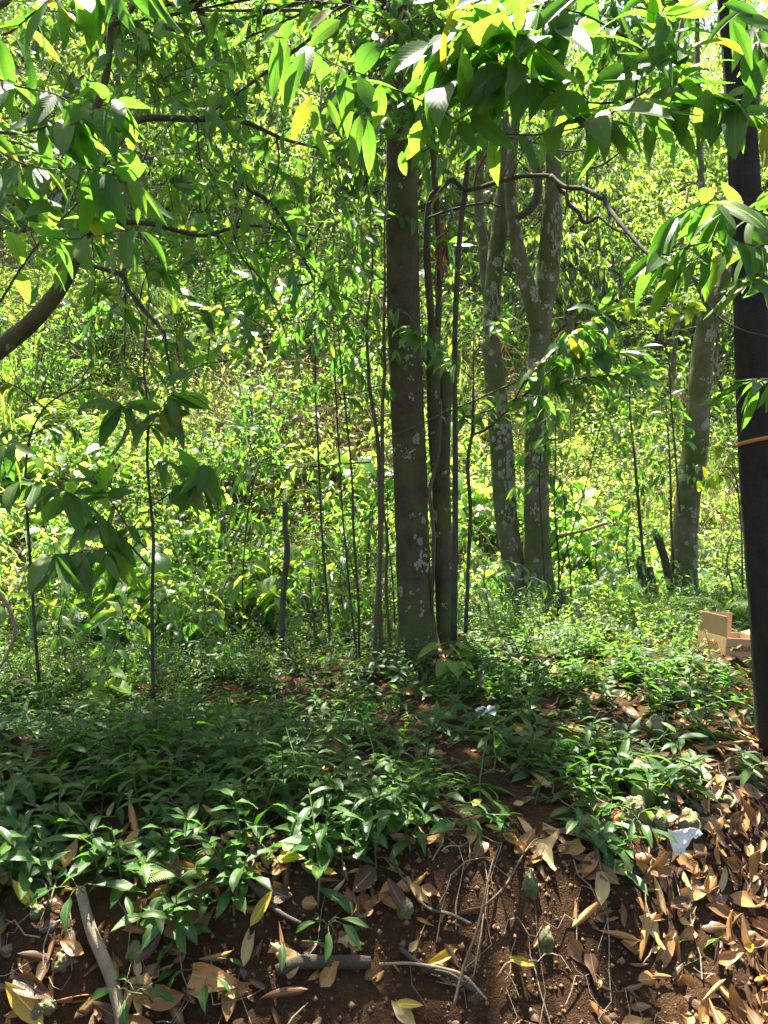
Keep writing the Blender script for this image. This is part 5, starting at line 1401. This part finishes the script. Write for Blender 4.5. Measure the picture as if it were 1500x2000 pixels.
lettering('IBERIA', fp, (.122, -.0025, .035), (rad(90), 0, 0), .05)
lettering('IBERIA', lp, (-.0028, .13, .05), (rad(90), 0, rad(-90)), .042)
g = Geo(); g.add([(.01, -.002, .052), (.045, -.002, .052), (.045, -.002, .057), (.01, -.002, .057)], [[0, 1, 2, 3]])
o = bpy.data.objects.new('printed_line', g.mesh('printed_line', [M_PRINT])); COL.objects.link(o); o.parent = fp

# litter: plastic scraps --------------------------------------------------
M_PLAST = plain_mat('white_plastic', (0.72, 0.72, 0.7), (0.6, 0.6, 0.6), .4, 12, .1, .5, .15)
M_BLACKP = plain_mat('black_plastic', (0.012, 0.012, 0.014), (0.02, 0.02, 0.022), .7, 12, .1, .2)


def scrap(px, py, w, h, mat, name, label, seed, tall=.5, shape=None):
    q = G(px, py + h / 2 - 2); W = w / 1500 * q.y; H = h / 1500 * q.y
    n = 16; V = []
    for j in range(n + 1):
        for i in range(n + 1):
            u, v = i / n - .5, j / n - .5
            nz = .7 * mnoise.noise(Vector((u * 3 + seed, v * 3, seed))) + .25 * mnoise.noise(Vector((u * 9, v * 9 + seed, 1)))
            e = 1 + .16 * mnoise.noise(Vector((u * 3, v * 3, seed * 2.2)))
            x = (u + (.35 * v if shape == 'tri' else 0)) * W * e * (1 - (.75 * max(0, .5 - v) if shape == 'tri' else 0))
            V.append((q.x + x, q.y - .02 + v * H * .9 * (1 - tall) + nz * .02, q.z + .015 + (v + .5) * H * tall * e + nz * .022))
    i = np.arange(n)[:, None] * (n + 1); j = np.arange(n)[None]
    qd = np.stack([i + j, i + j + 1, i + j + n + 2, i + j + n + 1], -1).reshape(-1, 4)
    g = Geo(); g.add(V, qd); me = g.mesh(name, [mat], False)
    o = obj(name, me)
    md = o.modifiers.new('thickness', 'SOLIDIFY'); md.thickness = .0012
    tag(o, label, 'litter')


scrap(1325, 1648, 66, 60, M_PLAST, 'plastic_scrap', 'torn white plastic scrap on the brown leaves', 2, .75, 'tri')
scrap(948, 1390, 40, 34, M_PLAST, 'plastic_bag', 'crumpled clear plastic bag in the ground cover', 5, .45)
scrap(503, 1622, 50, 24, M_BLACKP, 'plastic_scrap', 'crumpled black plastic scrap on the bank', 8, .35)

# ------------------------------------------------------------------ low leafy plants of the bank
def plant_spec(seed):
    rr = np.random.default_rng(seed)
    h = rr.uniform(.06, .19); ln = rr.normal(size=2) * .05
    path = np.array([[ln[0] * t * t, ln[1] * t * t, h * t - .02 * (1 - t)] for t in np.linspace(0, 1, 4)])
    lv = []; n = rr.integers(7, 12); a0 = rr.random() * 6.28
    for i in range(n):
        t = .25 + .75 * (i + .5) / n; an = a0 + i * 2.4 + rr.normal() * .2
        p = np.array([np.interp(t, np.linspace(0, 1, 4), path[:, c]) for c in range(3)])
        el = rr.normal() * .2 + .55 * t - .1
        d = np.array([math.cos(an), math.sin(an), el])
        lv.append((p, d, np.array([-math.cos(an) * .4, -math.sin(an) * .4, 1]) + rr.normal(size=3) * .15, rr.uniform(.07, .115) * (1.05 - .45 * t)))
    return path, lv


SPECS = [plant_spec(400 + i) for i in range(10)]


def plant_mesh(sp, seed):
    g = Geo(); path, lv = sp
    tube(g, path, np.linspace(.003, .0015, 4), 4, 1, cap=False)
    n = len(lv); L = np.array([l[3] for l in lv])
    leaves(g, [l[0] for l in lv], [l[1] for l in lv], [l[2] for l in lv], L, L * .34, .6 + .3 * np.sin(np.arange(n) * 2.0), .35, 4, 'lance', 0, np.random.default_rng(seed).random(n) * .35, .05)
    return g.mesh('ground_plant', [M_COVER, M_GSTEM])


P_MESH = [plant_mesh(s, i) for i, s in enumerate(SPECS)]
P_STEM = []
for sp in SPECS:
    g = Geo(); tube(g, sp[0], np.linspace(.003, .0015, 4), 4, 0, cap=False); P_STEM.append(g.mesh('stem', [M_GSTEM]))


def cover():
    n = 6500
    y = R.uniform(2.3, 7.6, n) ; x = R.uniform(-1, 1, n) * (.56 * y + .25)
    lip = lipy(x)
    on = ss(-.2, .2, y - lip + .8 * vnoise(x * 2.2, y * 2.2) + .25 * vnoise(x * 6, y * 6))                                     # crest of the bank and beyond
    on = np.maximum(on, ss(3.6, 4.1, y) * ss(.9, 1.2, x) * .8)
    dens = .05 + .95 * on
    dens = dens + (1 - on) * (.4 * ss(.0, .3, vnoise(x * 2.6 + 11, y * 2.6)) * ss(.3, -.4, x))
    dens *= np.where(x > 1.25, np.where(y < 3.6, .6, .95), 1)
    dens *= .35 + 1.0 * ss(-.3, .25, vnoise(x * 1.7 + 4, y * 1.7) + .5 * vnoise(x * 5, y * 5))
    dens *= np.interp(y, [2.3, 4, 6, 7.6], [.5, .5, .5, .5])
    dens *= 1 - .8 * np.exp(-((x - .36) / .35) ** 2 - ((y - 2.4) / .22) ** 2)     # bare soil
    kp = R.random(n) < dens
    x, y = x[kp], y[kp]
    for cx, cy, r_ in [(.23, 5.0, .16), (.41, 5.05, .1), (1.82, 3.5, .13), (2.7, 6.05, .24), (2.85, 6.15, .24)] + [(lambda g_: (g_.x, g_.y - .06, .16))(G(*c_)) for c_ in ((1325, 1660), (1345, 1610), (1265, 1590), (1040, 1750), (1325, 1690), (1340, 1500), (1400, 1305), (1440, 1305), (1380, 1290), (1450, 1330))]:
        k = np.hypot(x - cx, y - cy) > r_; x, y = x[k], y[k]
    z = gz(x, y)
    o_ = np.argsort(y); x, y, z = x[o_], y[o_], z[o_]
    m = len(x)
    kind = R.integers(0, 10, m); rz = R.random(m) * 6.28; sc = R.uniform(.8, 1.5, m) * np.interp(y, [2.5, 4.5, 7], [1.12, .95, .85])
    tx = R.normal(size=m) * .2 + .12; ty = R.normal(size=m) * .2
    pxl = 750 + 1500 * x / y; pyl = 1000 - 1500 * (z + .1 - CAMZ) / y
    vis = (pxl > -20) & (pxl < 1520) & (pyl < 2050)
    ind = np.where(vis)[0][:300]
    rest = np.setdiff1d(np.arange(m), ind)
    for c, i in enumerate(ind):
        lp = lipy(x[i])
        if y[i] < lp - .12: lab = 'small green leafy plant rooted on the bare face of the bank'
        elif x[i] > 1.0: lab = 'small green leafy plant among the rocks and brown leaves right of the bank'
        elif x[i] < -.45: lab = 'dark green leafy plant in the carpet at the left of the bank'
        else: lab = 'dark green leafy plant on the crest of the bank before the main trunk'
        if c < 75:
            e = empty('ground_plant', (x[i], y[i], z[i])); e.rotation_euler = (tx[i], ty[i], rz[i]); s = sc[i] * 1.05; e.scale = (s, s, s)
            st = bpy.data.objects.new('stem', P_STEM[kind[i]]); COL.objects.link(st); st.parent = e
            for j, l in enumerate(SPECS[kind[i]][1]):
                lo = bpy.data.objects.new('leaf', B_COV[j % 4]); COL.objects.link(lo); lo.parent = e
                lo.matrix_basis = leaf_matrix(l[0], l[1], l[2], l[3], 1.05)
        else:
            e = bpy.data.objects.new('ground_plant', P_MESH[kind[i]]); COL.objects.link(e)
            e.location = (x[i], y[i], z[i]); e.rotation_euler = (tx[i], ty[i], rz[i]); e.scale = (sc[i],) * 3
        tag(e, lab, 'plant', 'low leafy plants of the bank')
    scatter('ground_cover', 'carpet of small green plants under the trees', P_MESH, np.column_stack([x, y, z])[rest], np.column_stack([tx, ty, rz])[rest], sc[rest], kind[rest])
    # low weeds sprinkled through the carpet
    n = 420
    y = R.uniform(4.6, 7.4, n); x = R.uniform(-1, 1, n) * (.56 * y + .2); k = y > lipy(x) + .2
    x, y = x[k], y[k]; n = len(x)
    scatter('mixed_weeds', 'mixed small weeds, grass and dead leaves under the trees', W_MESH, np.column_stack([x, y, gz(x, y)]), np.column_stack([R.normal(size=n) * .15, R.normal(size=n) * .15, R.random(n) * 6.28]), R.uniform(.3, .6, n), R.choice([0, 1, 2, 3, 4, 5, 17, 18, 15, 17], n))


cover()


# larger lime-leaved vine seedlings in front of the main trunk
def seedling(px, py, d, n, L, h, label, blades=B_LIME, name='vine_seedling', droop=.2):
    b = P(px, py, d) if d else G(px, py)
    b.z = gz1(b.x, b.y)
    e = tag(empty(name, b), label, 'plant')
    g = Geo(); tips = []
    top = b + Vector((random.gauss(0, .04), random.gauss(0, .04), h))
    tube(g, [b + Vector((0, 0, -.02)), b.lerp(top, .5) + Vector((.02, 0, 0)), top], [.004, .003, .002], 5)
    for i in range(n):
        t = random.uniform(.35, 1); p = b.lerp(top, t); an = i * 2.4
        q = p + Vector((math.cos(an), math.sin(an), .3)) * random.uniform(.03, .08)
        tube(g, [p, p.lerp(q, .5) + Vector((0, 0, .01)), q], .0012, 4); tips.append((q, an))
    obj('stem', g.mesh('stem', [M_GSTEM]), e)
    for q, an in tips:
        put_leaf('leaf', random.choice(blades), e, q, Vector((math.cos(an), math.sin(an), -droop + random.gauss(0, .2))), Vector((random.gauss(0, .3), -.35, 1)), L * random.uniform(.7, 1.15))


seedling(890, 1300, 4.3, 9, .13, .28, 'lime-green vine with heart-shaped leaves at the foot of the main trunk')
seedling(850, 1440, None, 4, .085, .1, 'single low heart-leaved vine below the main trunk')
seedling(770, 1400, None, 6, .1, .16, 'pale green seedling with pointed leaves below the main trunk', B_SAP)
seedling(690, 1430, None, 6, .09, .15, 'light green seedling amid the dark plants left of the main trunk', B_SAP)
seedling(745, 1620, None, 4, .08, .06, 'broad bright leaf vine hanging on the face of the bank')
seedling(690, 1580, None, 5, .075, .08, 'curly lime vine on the face of the bank')
seedling(1185, 1200, 6.4, 9, .17, .35, 'broad-leaved seedling between the two pale trees', B_SAP)
seedling(1215, 1185, 6.7, 9, .18, .45, 'taller broad-leaved seedling left of the rotten stumps', B_SAP)
seedling(1150, 1215, 6.2, 8, .13, .22, 'bluish glossy seedling at the foot of the lichened trunks', B_COV)
seedling(1020, 1190, 6.8, 9, .13, .3, 'dark heart-leaved vine on the base of the lichened trunks', B_COV)
seedling(1100, 1330, 4.6, 8, .1, .2, 'bushy seedling on the sunny floor right of the main trunk', B_SAP)
seedling(440, 1330, 5.6, 8, .17, .2, 'low plant with long striped leaves behind the dark carpet', B_SAP)
seedling(450, 1260, 6.2, 9, .16, .25, 'low feathery plant left of the sawn stake', B_SAP)
seedling(210, 1330, 4.6, 9, .14, .3, 'round-leaved seedling lit yellow-green at the left', B_LIME)
seedling(10, 1600, None, 7, .13, .14, 'pale lobed-leaf plant cut by the photo edge', B_COV, droop=.4)
seedling(145, 1755, None, 5, .14, .05, 'star-shaped leafy sprout above the pale stick', B_COV, droop=.3)
seedling(300, 1960, None, 5, .13, .08, 'glossy strap-leaved plant at the very bottom left', B_COV, droop=.1)
seedling(400, 1940, None, 7, .08, .08, 'small crinkled green plant at the bottom of the bank', B_COV)
seedling(640, 1850, None, 6, .09, .08, 'bright sprout right of the dark root', B_COV)
seedling(1250, 1650, None, 9, .09, .12, 'bushy green plant beside the white scrap', B_COV)
seedling(595, 1880, None, 4, .09, .05, 'curled green sprout above the mossy log', B_COV)


# ------------------------------------------------------------------ fallen leaves
def litter():
    n = 9000
    y = R.uniform(2.0, 6.4, n); x = R.uniform(-1, 1, n) * (.56 * y + .2)
    lip = lipy(x)
    below = ss(.15, -.25, y - lip)
    right = ss(.35, .95, x)
    dens = .13 + .2 * ss(.7, 1.2, x) + .75 * below * right * (1 - .75 * ss(3.7, 4.3, y))
    leftd = (.42 + .6 * ss(-.25, .3, vnoise(x * 2.3 + 2, y * 2.3))) * below * (1 - right)
    dens += leftd + .22 * np.exp(-((y - lip) / .3) ** 2)
    dens *= 1 - .85 * np.exp(-((x - .36) / .32) ** 2 - ((y - 2.35) / .25) ** 2)
    dens *= np.interp(y, [2, 3.6, 4.4, 6.4], [1, 1, .55, .3])
    kp = R.random(n) < dens * .95
    x, y = x[kp], y[kp]; m = len(x)
    z = gz(x, y)
    L = np.clip(R.normal(.098, .034, m), .04, .19)
    hgt = .008 + .014 * R.random(m) * ss(.3, 1, x) * below[kp] + .008 * R.random(m)
    an = R.random(m) * 6.28
    e = .03
    nx = (gz(x - e, y) - gz(x + e, y)) / (2 * e); ny = (gz(x, y - e) - gz(x, y + e)) / (2 * e)
    nrm = unit(np.column_stack([nx, ny, np.ones(m)])) + R.normal(size=(m, 3)) * .11
    flip = np.where(R.random(m) < .4, -1, 1)[:, None]
    d = np.column_stack([np.cos(an), np.sin(an), -nx * 0])
    d = d - unit(nrm) * (d * unit(nrm)).sum(1)[:, None]
    p = np.column_stack([x, y, z + hgt]) - unit(d) * L[:, None] * .5
    px = 750 + 1500 * x / y; py = 1000 - 1500 * (z - CAMZ) / y
    vis = (px > -10) & (px < 1510) & (py < 2010)
    size = np.where(vis, L / y, 0)
    o_ = np.argsort(-size)
    ind, rest = o_[:300], o_[300:]
    kinds = R.integers(0, 8, m)
    for c, i in enumerate(ind):
        yl = c % 28 == 3
        if x[i] > .8: lab = 'brown curled leaf in the thick leaf litter at the lower right'
        elif y[i] < lipy(x[i]) - .1: lab = 'brown curled leaf lying on the soil face of the bank'
        else: lab = 'brown curled leaf caught among the plants of the bank'
        if yl: lab = lab.replace('brown curled', 'yellow fallen')
        o = put_leaf('fallen_leaf', B_DEADY[c % 2] if yl else B_DEAD[kinds[i]], None, p[i], d[i], nrm[i] * flip[i], L[i], random.uniform(.85, 1.2))
        tag(o, lab, 'leaf', 'yellow fallen leaves' if yl else 'brown fallen leaves')
    # the rest: every kind of blade again, joined
    g = Geo()
    for k in range(8):
        for part, me in ((kinds[rest] == k, B_DEAD[k]),):
            q = rest[part]
            V = np.array([v.co[:] for v in me.vertices]); F = np.array([f.vertices[:] for f in me.polygons])
            dd = unit(d[q]); nn = nrm[q] * flip[q]; nn = unit(nn - dd * (nn * dd).sum(1)[:, None]); xx = np.cross(dd, nn)
            W = (V[None, :, 0:1] * xx[:, None] + V[None, :, 1:2] * dd[:, None] + V[None, :, 2:3] * nn[:, None]) * L[q][:, None, None] + p[q][:, None]
            nv = len(V); Q = (F[None] + (np.arange(len(q)) * nv)[:, None, None]).reshape(-1, 4)
            uv = np.stack([np.tile([0, .25, .5, .75, 1], nv // 5), np.repeat(np.linspace(0, 1, nv // 5), 5)], -1)
            g.add(W.reshape(-1, 3), Q, None, 0, np.repeat(R.random(len(q)), nv), np.tile(uv, (len(q), 1)))
    tag(obj('leaf_litter', g.mesh('leaf_litter', [M_DEAD])), 'brown dead leaves strewn over the forest floor', kind='stuff')


litter()


def ground_leaf(px, py, L, ang, me, label, group=None, tilt=.3):
    q = G(px, py); n = gnormal(q.x, q.y) + Vector((0, -tilt, 0)) + rv(.12)
    d = Vector((math.cos(ang), .3 * math.sin(ang), math.sin(ang) * .5)); n.normalize(); d = (d - n * d.dot(n)).normalized()
    o = put_leaf('fallen_leaf', me, None, q - d * L * .5 + n * .03, d, n, L)
    tag(o, label, 'leaf', group)


for a in [(572, 1688, .09, .1, B_DEADY[0], 'spotted yellow leaf lying flat on the soil right of the small stone'), (628, 1715, .11, -.5, B_DEADY[1], 'orange-yellow leaf beside the spotted yellow leaf'), (932, 1580, .06, 1.2, B_DEADY[0], 'bright yellow leaf in the plants above the soil'),
          (730, 1492, .06, 1.4, B_DEADY[0], 'bright yellow leaf among the dark green plants'), (1450, 1855, .075, .2, B_DEADY[0], 'bright yellow squarish leaf in the litter at the lower right'), (1008, 1887, .08, -.4, B_DEADY[1], 'yellow leaf lying left of the leaf litter edge'),
          (800, 1975, .085, -.2, B_DEADY[1], 'yellow-orange leaf at the very bottom centre'), (516, 1785, .12, 1.2, B_DEADY[1], 'tan leaf leaning on the dark root'), (700, 1800, .12, -1.3, B_DEAD[5], 'long upright brown leaf below the spotted yellow leaf'),
          (348, 1805, .1, 1.4, B_DEAD[5], 'orange-brown leaf standing on edge in the sun patch'), (430, 1925, .16, -.3, B_DEAD[5], 'large broad brown leaf low on the bank'), (470, 1650, .1, -.7, B_DEADY[1], 'orange leaf under the green plants at the bank edge'),
          (1190, 1480, .15, .1, B_DEAD[3], 'big crumpled tan leaf on the right crest of the bank'), (1355, 1750, .1, .2, B_DEAD[5], 'pale sunlit leaf in the bright litter patch'), (795, 1650, .09, -1.4, B_DEAD[2], 'narrow brown leaf hanging on the soil face')]:
    ground_leaf(*a)


# crumbs and pebbles in the bare soil
def crumbs():
    n = 5200
    x = R.normal(.35, .75, n); y = R.uniform(2.25, 3.2, n)
    k = (y < lipy(x) + .1); x, y = x[k], y[k]; n = len(x)
    s = np.abs(R.normal(0, .0045, n)) + .0016
    z = gz(x, y)
    oc = np.array([[1, 0, 0], [-1, 0, 0], [0, 1, 0], [0, -1, 0], [0, 0, 1], [0, 0, -1.0]])
    tf = np.array([[0, 2, 4], [2, 1, 4], [1, 3, 4], [3, 0, 4], [2, 0, 5], [1, 2, 5], [3, 1, 5], [0, 3, 5]])
    V = oc[None] * (s[:, None, None] * (0.6 + .8 * R.random((n, 6, 1)))) + np.column_stack([x, y, z])[:, None]
    T = (tf[None] + (np.arange(n) * 6)[:, None, None]).reshape(-1, 3)
    g = Geo(); g.add(V.reshape(-1, 3), None, T, 0)
    tag(obj('soil_crumbs', g.mesh('soil_crumbs', [M_SOILC])), 'loose reddish soil crumbs and grit on the bank', kind='stuff')
    # fine dead twigs and rootlets on the bank
    g = Geo()
    for i in range(420):
        x0 = R.uniform(-1.6, 2.2); y0 = R.uniform(2.2, 4.2)
        an = R.random() * 6.28; ln = R.uniform(.06, .28); pts = []
        for t in np.linspace(0, 1, 6):
            xx = x0 + math.cos(an) * ln * t; yy = y0 + math.sin(an) * ln * t
            pts.append((xx, yy, gz1(xx, yy) + .012 + .02 * math.sin(t * 3.1) * R.random()))
            an += R.normal() * .25
        tube(g, pts, np.linspace(.0022, .0009, 6) * R.uniform(.6, 1.5), 4, 0, cap=False)
    tag(obj('twig_litter', g.mesh('twig_litter', [M_STICK])), 'thin dead twigs and rootlets on the bank', kind='stuff')


crumbs()
print('leaf parts', LEAFCOUNT, 'objects', len(S.objects))


# ------------------------------------------------------------------ thin haze, added to soften the hillside
def haze():
    k = NT('added_haze')
    v = k.n('ShaderNodeVolumePrincipled')
    v.inputs['Color'].default_value = (0.93, 0.97, 1.0, 1)
    v.inputs['Density'].default_value = 0.0003
    v.inputs['Anisotropy'].default_value = 0.35
    k.l(v.outputs[0], k.out.inputs['Volume'])
    bm = bmesh.new(); bmesh.ops.create_cube(bm, size=1)
    for c in bm.verts:
        c.co = Vector((c.co.x * 90, 42 + c.co.y * 110, 11 + c.co.z * 30))
    me = bpy.data.meshes.new('haze'); bm.to_mesh(me); bm.free(); me.materials.append(k.m)
    tag(obj('haze', me), 'thin pale haze added to soften the hillside', kind='stuff')


haze()
